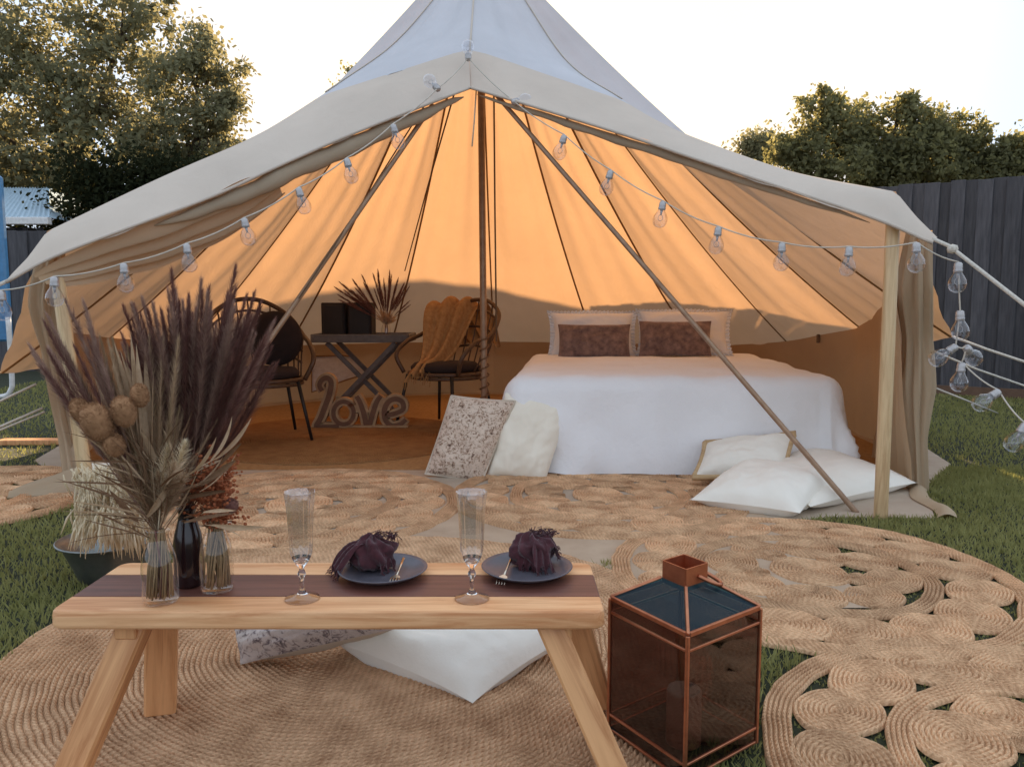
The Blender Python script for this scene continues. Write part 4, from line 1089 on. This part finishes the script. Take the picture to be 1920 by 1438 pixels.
# ------------------------------------------------------------------ plates, napkins, cutlery
def plate(label, px, py, r):
    p = tp(px, py); t = thing('plate', label, 'plate', p+V(0,0,.0006), 0, 'dark plates on the bench table')
    MB().lathe([(.0001,.002),(r*.5,.002),(r*.56,.0),(r*.62,.001),(r*.80,.008),(r*.97,.017),(r,.0195),(r*.985,.021),(r*.9,.0165),(r*.72,.010),(r*.60,.0065),(r*.3,.0058),(.0001,.0058)], 64).build_at('dish', M['plate'], p+V(0,0,.0006), t, True)
    return p
pA = plate('dark grey plate with a plum napkin, left one', 718, 1080, .098)
pB = plate('dark grey plate with a plum napkin, right one', 988, 1076, .101)
def napkin(label, c, seed, tails, s=1.0):
    rr = random.Random(seed); t = thing('napkin', label, 'napkin', c, 0, 'plum napkins on the plates')
    m = MB()
    def fn(u, v):
        a = 2*PI*u; b = PI*v; x = math.sin(b)*math.cos(a); y = math.sin(b)*math.sin(a); z = math.cos(b)
        r = 1+.30*nz((x*1.6, y*1.6, z*1.6), 1, seed)+.16*abs(nz((x*4, y*4, z*3), 1, seed+2))+.10*math.sin(a*7+z*5+seed)
        return V(c.x, c.y, c.z)+V(x*.047*r*s, y*.040*r*s, .034*s+z*.038*r*s)
    m.grid(64, 36, fn)
    m.v = [(x, y, max(z, c.z+.001)) for x, y, z in m.v]
    m.build('knot', M['napkin'], t, True)
    for (dx, dy, dz, L, w) in tails:
        m = MB(); st = c+V(dx*.25, dy*.25, .055); d = V(dx, dy, 0)
        def ft(u, v):
            q = u; ctrl = st + V(dx*q, dy*q, 0) ; hz = .060*(1-q)+.012+.03*math.sin(PI*min(1, q*1.3)) if q < 1 else .012
            p = V(ctrl.x, ctrl.y, c.z+max(dz*q+.06*(1-q)+.02*math.sin(PI*q), dz))
            sd = V(-d.y, d.x, 0).normalized() if d.length > 0 else V(1,0,0)
            return p + sd*(v-.5)*w*(.5+.6*q) + V(0,0,.008*math.sin(v*17+q*6+seed)*(.4+q))
        m.grid(20, 18, ft); m.build('tail', M['napkin'], t, True)
        f = MB()
        for k in range(26):
            e = ft(1, k/25); q = e + V(dx*.12*rr.uniform(.3,1.2)+rr.uniform(-.006,.006), dy*.12+rr.uniform(-.006,.006), -.010*rr.random())
            q.z = max(q.z, TZ+.002); f.tube([e, e.lerp(q,.5)+V(0,0,.003), q], .0009, 3, cap=False)
        f.build('fringe', M['napkin'], t)
    f = MB()
    for k in range(70):
        a = rr.uniform(-.5, 1.4); b = rr.uniform(0, 2*PI); base = c+V(.022+.022*math.cos(b)*s, .01+.018*math.sin(b), .062*s+.008*rr.random())
        f.tube([base, base+V(rr.uniform(-.012,.014), rr.uniform(-.008,.008), rr.uniform(.002,.016)), base+V(rr.uniform(-.018,.02), rr.uniform(-.01,.01), rr.uniform(-.01,.014))], .0010, 3, cap=False)
    f.build('fringe', M['napkin'], t)
napkin('crumpled plum gauze napkin trailing off the left edge of the left plate', tp(700, 1072)+V(0,0,.008), 3, [(-.062,-.030,.004,1,.06), (-.035,.01,.02,1,.05), (.03,-.02,.01,1,.045)])
napkin('knotted plum gauze napkin standing on the right plate with a hanging fringe', tp(998, 1066)+V(0,0,.008), 8, [(.020,-.045,.010,1,.045), (.045,.00,.03,1,.04), (-.012,-.03,.004,1,.04)])
def fork(label, a, b):
    a = Vector(a); b = Vector(b); d = (b-a); L = d.length; t = thing('fork', label, 'fork', b, 0, 'champagne-gold forks on the plates')
    z = d.normalized(); x = V(z.y, -z.x, 0).normalized(); up = x.cross(z)
    if up.z < 0: up = -up
    m = MB(); m.tube([a, a.lerp(b,.3), a.lerp(b,.55), a.lerp(b,.72)], [.0035,.003,.002,.0022], 8, flat=.6); m.build('handle', M['gold'], t, True)
    m = MB(); c = a.lerp(b, .72)
    m.add([c+x*s*w+z*L*q+up*k for (q, w) in ((0,.002),(.06,.009),(.12,.0105)) for s in (-1,1) for k in (0,.0015)], [(0,2,6,4),(4,6,10,8),(1,5,7,3),(5,9,11,7),(0,4,5,1),(4,8,9,5),(2,3,7,6),(6,7,11,10),(8,10,11,9)])
    m.build('head', M['gold'], t)
    for k in range(4):
        o = c+x*(-.0088+.00587*k)+z*L*.12+up*.0008; MB().tube([o, o+z*L*.09+up*.001, o+z*L*.17-up*.002], [.0013,.0011,.0006], 5).build('tine', M['gold'], t, True)
def ptz(px, py, z): return gnd(px, py, TZ+z)
fork('small gold fork on the right side of the left plate', ptz(757,1046,.024), ptz(738,1092,.0085))
fork('small gold fork tucked under the napkin on the right plate', ptz(962,1040,.030), ptz(938,1094,.0085))

# ------------------------------------------------------------------ lantern
def lantern():
    nc = V(.339, 1.435, 0); e1 = V(-.118, .185, 0).normalized(); e2 = V(.204, .155, 0).normalized(); S = .232; z0 = .019
    c = nc+e1*S/2+e2*S/2; H = .318
    t = thing('lantern', 'copper-framed square lantern with smoked glass and a glass roof coloured with reflected-sky teal', 'lantern', V(c.x, c.y, z0))
    A = [nc, nc+e2*S, nc+e2*S+e1*S, nc+e1*S]; A = [V(p.x, p.y, 0) for p in A]
    rot = math.atan2(e2.y, e2.x)
    def bar(name, a, b, w=.0036): return blk(name, a, b, w, w, M['copper'], t, .001, twist=e2 if abs((Vector(b)-Vector(a)).normalized().dot(e2)) < .9 else e1)
    Zs = (z0+.004, z0+.036, H-.030, H)
    for p in A: bar('frame_post', p+V(0,0,z0), p+V(0,0,H))
    for i in range(4):
        a, b = A[i], A[(i+1) % 4]; d = (b-a).normalized()
        for z in Zs: bar('frame_rail', a+d*.0045+V(0,0,z), b-d*.0045+V(0,0,z), .0028)
        inw = ((c-(a+b)/2)); inw.z = 0; inw.normalize()
        for (za, zb) in ((Zs[0]+.004, Zs[1]-.004), (Zs[1]+.004, Zs[2]-.004), (Zs[2]+.004, Zs[3]-.004)):
            m = MB(); q = Matrix.Rotation(math.atan2(d.y, d.x), 3, 'Z')
            m.box((a+b)/2+V(0,0,(za+zb)/2)+inw*.001, (S/2-.005, .001, (zb-za)/2), q); m.build('pane', M['lglass'], t)
    # roof
    ct = .036; zt = .372; up = [c+(-e1-e2)*ct, c+(e2-e1)*ct, c+(e1+e2)*ct, c+(e1-e2)*ct]
    up = [V(p.x, p.y, zt) for p in up]; lo = [p+V(0,0,H+.003) for p in A]
    for i in range(4):
        j = (i+1) % 4; m = MB(); m.add([lo[i], lo[j], up[j], up[i]], [(0,1,2,3)]); n_ = (lo[j]-lo[i]).cross(up[i]-lo[i]).normalized()*.002
        m.build('roof_pane', M['lroofglass'], t)
        bar('roof_rail', lo[i]+V(0,0,.001), up[i]+V(0,0,.001), .0032)
        d = (lo[j]-lo[i]).normalized(); bar('roof_rail', lo[i]+d*.005+V(0,0,.001), lo[j]-d*.005+V(0,0,.001), .0032)
    # open square chimney with thin walls
    ch = .034; ztop = .408
    for i, (s1, e) in enumerate(((-1,e1),(1,e1),(-1,e2),(1,e2))):
        ot = e2 if e is e1 else e1; hl = ch if e is e1 else ch-.0015
        p = c + e*s1*ch; q = Matrix.Rotation(math.atan2(ot.y, ot.x), 3, 'Z')
        MB().box(V(p.x, p.y, (zt+ztop)/2-.004), (hl, .0014, (ztop-zt)/2+.006), q).build('chimney_side', M['copper'], t)
    MB().box(V(c.x, c.y, zt+.004), (ch-.003, ch-.003, .001), Matrix.Rotation(rot, 3, 'Z')).build('chimney_plate', M['copper'], t)
    # ring handle lying on the roof
    hc = V(c.x, c.y, 0)+e2*.04; rg = []
    for i in range(25):
        a = -PI*.62+PI*1.24*i/24; h1 = V(.98,-.2,0); h2 = V(.2,.98,0); rg.append(V(c.x,c.y,0)+h1*(.040+.036*math.cos(a))+h2*.024*math.sin(a)+V(0,0,.392-.016*(math.cos(a)+.6)))
    MB().tube(rg, .0045, 8).build('handle', M['copper'], t, True)
    MB().box(V(c.x, c.y, z0+.005), (S/2-.006, S/2-.006, .003), Matrix.Rotation(rot, 3, 'Z')).build('floor', M['black'], t)
    # candle
    cc = V(c.x, c.y, 0)-e2*.022-e1*.026
    k = thing('candle', 'thick cream pillar candle inside the copper lantern', 'candle', V(cc.x, cc.y, z0+.0085))
    MB().lathe([(0,0),(.036,0),(.037,.003),(.037,.112),(.034,.118),(.028,.115),(.006,.111),(0,.111)], 36).build_at('wax', M['candle'], V(cc.x, cc.y, z0+.0085), k, True)
    MB().tube([V(cc.x,cc.y,z0+.118), V(cc.x+.001,cc.y,z0+.132)], .0012, 5).build('wick', M['black'], k)
lantern()

# ------------------------------------------------------------------ dried flowers
def plume_mesh(seed, L, body0, rad, nh, up=.85, hl=.05, w=.0009):
    rng = np.random.default_rng(seed); st = MB()
    bend = rng.uniform(-.03, .03, 2)
    def ax(t): return np.array([bend[0]*t*t, bend[1]*t*t, L*t])
    st.tube([Vector(ax(i/8)) for i in range(9)], [.0016*(1-.6*i/8) for i in range(9)], 4)
    t = body0+(1-body0)*rng.random(nh)**.9; a = rng.uniform(0, 2*PI, nh)
    env = np.sin(PI*np.clip((t-body0)/(1-body0)*.85+.12, 0, 1))**.7
    base = np.array([ax(x) for x in t]); dirx = np.stack([np.cos(a), np.sin(a), np.zeros(nh)], 1)
    k = rng.uniform(.5, 1.3, nh)*env
    tip = base + dirx*(rad*k)[:, None] + np.array([0,0,1])*(hl*up*rng.uniform(.5,1.3,nh)*(.4+.6*env))[:, None]
    sd = np.stack([-np.sin(a), np.cos(a), np.zeros(nh)], 1)*w
    vs = np.stack([base-sd, base+sd, tip], 1).reshape(-1, 3).tolist(); o = len(st.v)
    st.v += [tuple(p) for p in vs]; st.f += [(o+3*i, o+3*i+1, o+3*i+2) for i in range(nh)]
    return st
def leafblade(L, w, curl, seed, n=9):
    m = MB(); rr = random.Random(seed)
    def fn(u, v):
        s = (v-.5)*2; ww = w*math.sin(PI*min(1, .06+u*.94))**.8
        return V(s*ww, curl*u*u*L + abs(s)*ww*.35, L*u)
    m.grid(n, 4, fn); return m
def place(mesh, name, parent, origin, dirv, roll=0, sc_=1.0, off=None):
    o = bpy.data.objects.new(name, mesh); COL.objects.link(o); o.parent = parent
    q = Vector(dirv).normalized().to_track_quat('Z', 'Y') @ Matrix.Rotation(roll, 3, 'Z').to_quaternion()
    o.rotation_mode = 'XYZ'; o.rotation_euler = q.to_euler(); o.location = Vector(origin) - wl(parent); o.scale = (sc_,)*3
    return o
def mk(mb, name, mat, smooth=True): me = mb.mesh(name, None, smooth); me.materials.append(mat); return me
def bottle(label, p, h, r, mat, group='bottles of dried flowers'):
    t = thing('bottle_vase', label, 'vase', p, 0, group)
    MB().lathe([(.0001,.001),(r*.9,.001),(r,.006),(r*1.03,h*.25),(r*1.02,h*.5),(r*.9,h*.66),(r*.62,h*.84),(r*.55,h*.92),(r*.66,h*.975),(r*.68,h*.985),(r*.66,h),(r*.60,h)], 40).build_at('glass', mat, p, t, True)
    return t
v1 = tp(302, 1128); v2 = tp(408, 1106); v3 = tp(356, 1096)
bottle('clear glass bottle of dried stems nearest the bench front edge', v1, .150, .034, M['bottle'])
bottle('clear glass bottle with rust-red dried flowers, beside the dark bottle', v2, .150, .033, M['bottle'])
bottle('dark glass bottle between the two clear ones holding the plum plumes', v3, .17, .030, M['darkglass'])
PL = [mk(plume_mesh(k, .58, .30, .027, 1150, hl=.045, w=.0007), 'plume', M[('plum','mauve','plum','mauve','plum')[k % 5]]) for k in range(6)]
def aim(px, py, Y): return at(px, py, Y)
def inside(parent, base, n, mat, seed, h=.13, r=.02):
    rr = random.Random(seed); m = MB()
    for k in range(n):
        a = rr.uniform(0, 2*PI); q = r*rr.random()**.5; b = rr.uniform(0, 2*PI)
        m.tube([base+V(q*math.cos(a), q*math.sin(a), .012), base+V(q*.9*math.cos(a+.3), q*.9*math.sin(a+.3), h*.55), base+V(.011*math.cos(b), .011*math.sin(b), h+.02)], .0016, 4)
    m.build('stems', mat, parent, True)
# plum plumes: big upright fan in the dark bottle
b3 = thing('dried_plumes', 'tall fan of dark plum feathery plumes in the dark bottle', 'dried flowers', v3+V(0,0,.15))
rr = random.Random(11)
inside(b3, v3, 10, M['plum'], 2, .15, .016)
targets = []
for k in range(84):
    x = 225 + 290*(k/83) + rr.uniform(-14, 14)
    y = 560 + .0016*(x-385)**2*1.4 + rr.uniform(-28, 95)
    targets.append((x, y))
targets += [(322,512),(345,545),(455,507),(365,525),(430,540),(300,580),(510,600),(520,615),(495,650),(470,600)]
o3 = v3+V(0,.0,.16)
for k, (x, y) in enumerate(targets):
    tgt = aim(x, y, v3.y+rr.uniform(-.09, .13)); d = tgt-o3; L = d.length
    place(PL[k % 6], 'plume', b3, o3+V(rr.uniform(-.008,.008), rr.uniform(-.008,.008), 0)+d*.02, d, rr.uniform(0, 6), L*.98/.58)
# front bottle: brown reed spikes to the left, cream fan leaves, thistle heads, white pampas, fine brown grass
b1 = thing('dried_bouquet', 'mixed bouquet of reed spikes, pale palm leaves and brown thistle heads in the front bottle', 'dried flowers', v1+V(0,0,.13))
inside(b1, v1, 46, M['stemtan'], 3, .13, .027); inside(b1, v1, 10, M['plum'], 13, .13, .02)
o1 = v1+V(0,0,.14)
SP = [mk(plume_mesh(20+k, .5, .40, .017, 700, hl=.045, w=.0007), 'reed_spike', M[('mauve','plum')[k % 2]]) for k in range(3)]
for k, (x, y) in enumerate([(60,655),(78,668),(55,675),(82,600),(88,612),(140,560),(146,575),(95,690),(120,640),(110,720),(150,650),(165,625),(100,650),(180,640)]):
    d = aim(x, y, v1.y+rr.uniform(-.05,.1))-o1; place(SP[k % 3], 'reed_spike', b1, o1, d, rr.uniform(0,6), d.length/.5)
WS = [mk(plume_mesh(70+k, .5, .30, .022, 600, hl=.05, w=.0006), 'wispy_plume', M[('stemtan','dryleaf')[k]]) for k in range(2)]
for k in range(26):
    x = rr.uniform(120, 400); y = rr.uniform(610, 760)+abs(x-260)*.25; d = aim(x, y, v1.y+rr.uniform(-.04,.12))-o1; place(WS[k % 2], 'wispy_plume', b1, o1, d, rr.uniform(0,6), d.length/.5)
LF = [mk(leafblade(.4, .0095, (-.08, .1, .02)[k], k), 'palm_leaf', M['dryleaf']) for k in range(3)]
for k, (x, y) in enumerate([(212,640),(219,628),(225,650),(232,636),(238,648),(244,662),(250,650),(262,660),(200,655),(206,668),(190,680),(182,670),(268,672),(175,700),(242,665),(220,690),(165,715),(276,690),(205,720),(255,700),(230,700),(195,705),(215,675),(248,690)]):
    d = aim(x, y, v1.y+rr.uniform(-.01,.09))-o1; place(LF[k % 3], 'palm_leaf', b1, o1, d, rr.uniform(-.8,.8), d.length/.4)
ST = mk(MB().tube([V(0,0,0), V(.004,0,.5), V(0,0,1)], [.0016,.0014,.001], 5), 'stalk', M['stemtan'])
def head(px, py, Y, r, tall, mat, seed, origin, parent, nm='thistle_head'):
    p = aim(px, py, Y); m = MB(); rr2 = random.Random(seed)
    d = (p-origin); 
    q = d.normalized().to_track_quat('Z','Y').to_matrix()
    m.lathe([(.0001,-r*tall),(r*.6,-r*tall*.8),(r*.95,-r*tall*.3),(r*.95,r*tall*.3),(r*.65,r*tall*.8),(.0001,r*tall)], 16, p, q)
    for k in range(1500):
        a = rr2.uniform(0, 2*PI); c_ = rr2.uniform(-1, 1); s = math.sqrt(1-c_*c_); n_ = q @ V(s*math.cos(a), s*math.sin(a), c_*tall)
        b = p+n_*r*.92; e = b+n_.normalized()*r*rr2.uniform(.1,.3)+V(0,0,.001); sd = n_.orthogonal().normalized()*.0006
        m.add([b-sd, b+sd, e], [(0,1,2)])
    m.build(nm, mat, parent, True)
    place(ST, 'stalk', parent, origin, d, 0, d.length)
head(182, 792, v1.y-.06, .028, 1.35, M['banksia'], 1, o1, b1); head(232, 772, v1.y-.05, .022, 1.4, M['banksia'], 2, o1, b1); head(262, 742, v1.y-.03, .017, 1.4, M['banksia'], 3, o1, b1)
head(152, 770, v1.y-.02, .019, 1.3, M['banksia'], 4, o1, b1); head(214, 835, v1.y-.05, .019, 1.2, M['banksia'], 5, o1, b1)
GM = [mk(leafblade(.3, .0035, (.3, -.35, .5)[k], k), 'grass_leaf', M[('brownleaf','dryleaf','brownleaf')[k]]) for k in range(3)]
for k in range(120):
    a = rr.uniform(-1.7, 1.2); d = V(math.sin(a), rr.uniform(-.8,.5), math.cos(a)*.8+.25); place(GM[k % 3], 'grass_leaf', b1, o1+V(0,0,rr.uniform(-.02,.14)), d, rr.uniform(0,6), rr.uniform(.25,.62))
BL = [mk(leafblade(.12, .007, (.25,-.3)[k], k), 'dry_leaf', M[('brownleaf','dryleaf')[k]]) for k in range(2)]
for k in range(46):
    p = aim(rr.uniform(240,410), rr.uniform(860,985), v1.y+rr.uniform(-.05,.06)); d = p-o1+V(rr.uniform(-.03,.12), rr.uniform(-.03,.03), rr.uniform(-.05,.03))
    place(BL[k % 2], 'dry_leaf', b1, p, d, rr.uniform(0,6), rr.uniform(.5,.95))
# fuzzy seed sprays above the neck
FZ = mk(plume_mesh(44, .2, .3, .03, 500, up=.5, hl=.04, w=.0007), 'seed_spray', M['dryleaf'])
FZ2 = mk(plume_mesh(45, .2, .3, .03, 500, up=.5, hl=.04, w=.0007), 'seed_spray', M['pampas'])
for k, (x, y) in enumerate([(230,905),(255,880),(280,850),(310,835),(335,860),(300,880),(265,930),(330,900),(350,880),(345,830),(240,850),(215,870)]):
    d = aim(x, y, v1.y+rr.uniform(-.04,.06))-o1; place(FZ if k % 3 else FZ2, 'seed_spray', b1, o1, d, 0, d.length/.2)
# right bottle: rust flowers
b2 = thing('dried_flowers', 'rust-red clusters of small dried flowers in the right-hand clear bottle', 'dried flowers', v2+V(0,0,.13))
inside(b2, v2, 60, M['stemtan'], 4, .13, .027); o2 = v2+V(0,0,.14)
def rust(seed):
    rr2 = random.Random(seed); m = MB()
    for k in range(26):
        p = V(rr2.gauss(0,.018), rr2.gauss(0,.018), rr2.gauss(0,.018)); r = rr2.uniform(.003,.0055)
        m.lathe([(.0001,-r),(r,-r*.2),(r*.8,r*.6),(.0001,r*.8)], 6, p); m.tube([V(0,0,-.03), p], .0006, 3)
    return m
RM = [mk(rust(k), 'flower_cluster', M['rust'], False) for k in range(3)]
for k in range(26):
    x = rr.uniform(352, 438); y = rr.uniform(865, 965); p = aim(x, y, v2.y+rr.uniform(-.04,.04))
    place(RM[k % 3], 'flower_cluster', b2, p, p-o2, rr.uniform(0,6), rr.uniform(.6,1.0)); d = p-o2; place(ST, 'stalk', b2, o2-V(0,0,.02), d, 0, d.length)
head(432, 948, v2.y-.02, .015, 1, M['plum'], 9, o2, b2, 'dark_pod')
for k in range(16):
    d = V(rr.uniform(-.6,.4), rr.uniform(-.5,.3), rr.uniform(.1,1)); place(BL[k % 2], 'dry_leaf', b2, o2+V(0,0,-.01), d, rr.uniform(0,6), rr.uniform(.3,.5))
# zinc bowl behind the bench with white drooping pampas
pb = gnd(215, 1085); pb = V(pb.x, pb.y, 0)
bowl_c = at(205, 1010, 2.62); bw = thing('metal_bowl', 'wide shallow metal bowl standing on the grass behind the left end of the bench', 'bowl', V(bowl_c.x, bowl_c.y, .0))
bz = bowl_c.z
MB().lathe([(.0001,.004),(.085,.004),(.10,.02),(.125,bz*.55),(.148,bz-.012),(.162,bz),(.165,bz+.004),(.158,bz+.003),(.140,bz-.014),(.115,bz*.55),(.085,.03),(.0001,.026)], 48).build_at('basin', M['tin'], V(bowl_c.x, bowl_c.y, 0), bw, True)
MB().tube([V(bowl_c.x+.164*math.cos(a), bowl_c.y+.164*math.sin(a), bz+.002) for a in [2*PI*i/48 for i in range(49)]], .004, 6).build('rim', M['tin'], bw, True)
b4 = thing('pampas_spray', 'creamy white drooping pampas hanging over the metal bowl', 'dried flowers', V(bowl_c.x, bowl_c.y-.05, bz))
def droop(seed):
    rr2 = random.Random(seed); m = MB()
    for k in range(34):
        z0 = rr2.uniform(-.01,.03); x0 = rr2.gauss(0,.012); y0 = rr2.gauss(0,.01); L = rr2.uniform(.03,.075); a = rr2.uniform(0,6)
        p = [V(x0, y0, z0), V(x0+.008*math.cos(a), y0+.008*math.sin(a), z0-L*.4), V(x0+.010*math.cos(a), y0+.01*math.sin(a), z0-L)]
        m.tube(p, [.0012,.0032,.0006], 4)
    return m
DM = [mk(droop(k), 'pampas_tuft', M['pampas'], True) for k in range(3)]
for k in range(56):
    x = rr.uniform(150, 285); y = 880+ rr.random()*110; p = aim(x, y, 1.95+rr.uniform(-.06,.25))
    o = bpy.data.objects.new('pampas_tuft', DM[k % 3]); COL.objects.link(o); o.parent = b4; o.location = p-wl(b4); o.rotation_euler = (rr.uniform(-.3,.3), rr.uniform(-.4,.4), rr.uniform(0,6)); s = rr.uniform(.7,1.15); s *= 1.15; o.scale = (s,s,s)
for k in range(14):
    e = aim(rr.uniform(155,280), rr.uniform(880,930), 2.05); MB().tube(cr([V(bowl_c.x+.05, bowl_c.y-.02, .05), V((e.x+bowl_c.x)/2+.05, e.y+.12, e.z-.04), e], 4), .0015, 4).build('pampas_stem', M['stemtan'], b4, True)

# bouquet on the tray table
tb = V(tc.x+.20, tc.y-.08, TH)
t = bottle('small glass vases of dark dried flowers on the tray table', tb, .15, .04, M['bottle'], 'vases on the tray table')
t2 = thing('dried_bouquet', 'spiky dark dried bouquet on the tray table at the back of the tent', 'dried flowers', tb+V(0,0,.12))
PS = [mk(plume_mesh(60+k, .5, .35, .022, 260, hl=.07, w=.0025), 'plume', M['plum']) for k in range(2)]
ob = tb+V(0,0,.12)
for k in range(34):
    x = rr.uniform(632, 772); y = 492+abs(x-705)*.55+rr.uniform(0,50); d = aim(x, y, tb.y+rr.uniform(-.15,.15))-ob; place(PS[k % 2], 'plume', t2, ob, d, rr.uniform(0,6), d.length/.5)
LT = mk(leafblade(.16, .025, .2, 3), 'dry_leaf', M['dryleaf'])
for k in range(14):
    x = rr.uniform(680, 765); d = aim(x, rr.uniform(575,600), tb.y-.06)-ob+V(0,0,.03); place(LT, 'dry_leaf', t2, ob, d, rr.uniform(0,6), rr.uniform(.6,1))
inside(t2, tb, 8, M['plum'], 5, .13, .02)
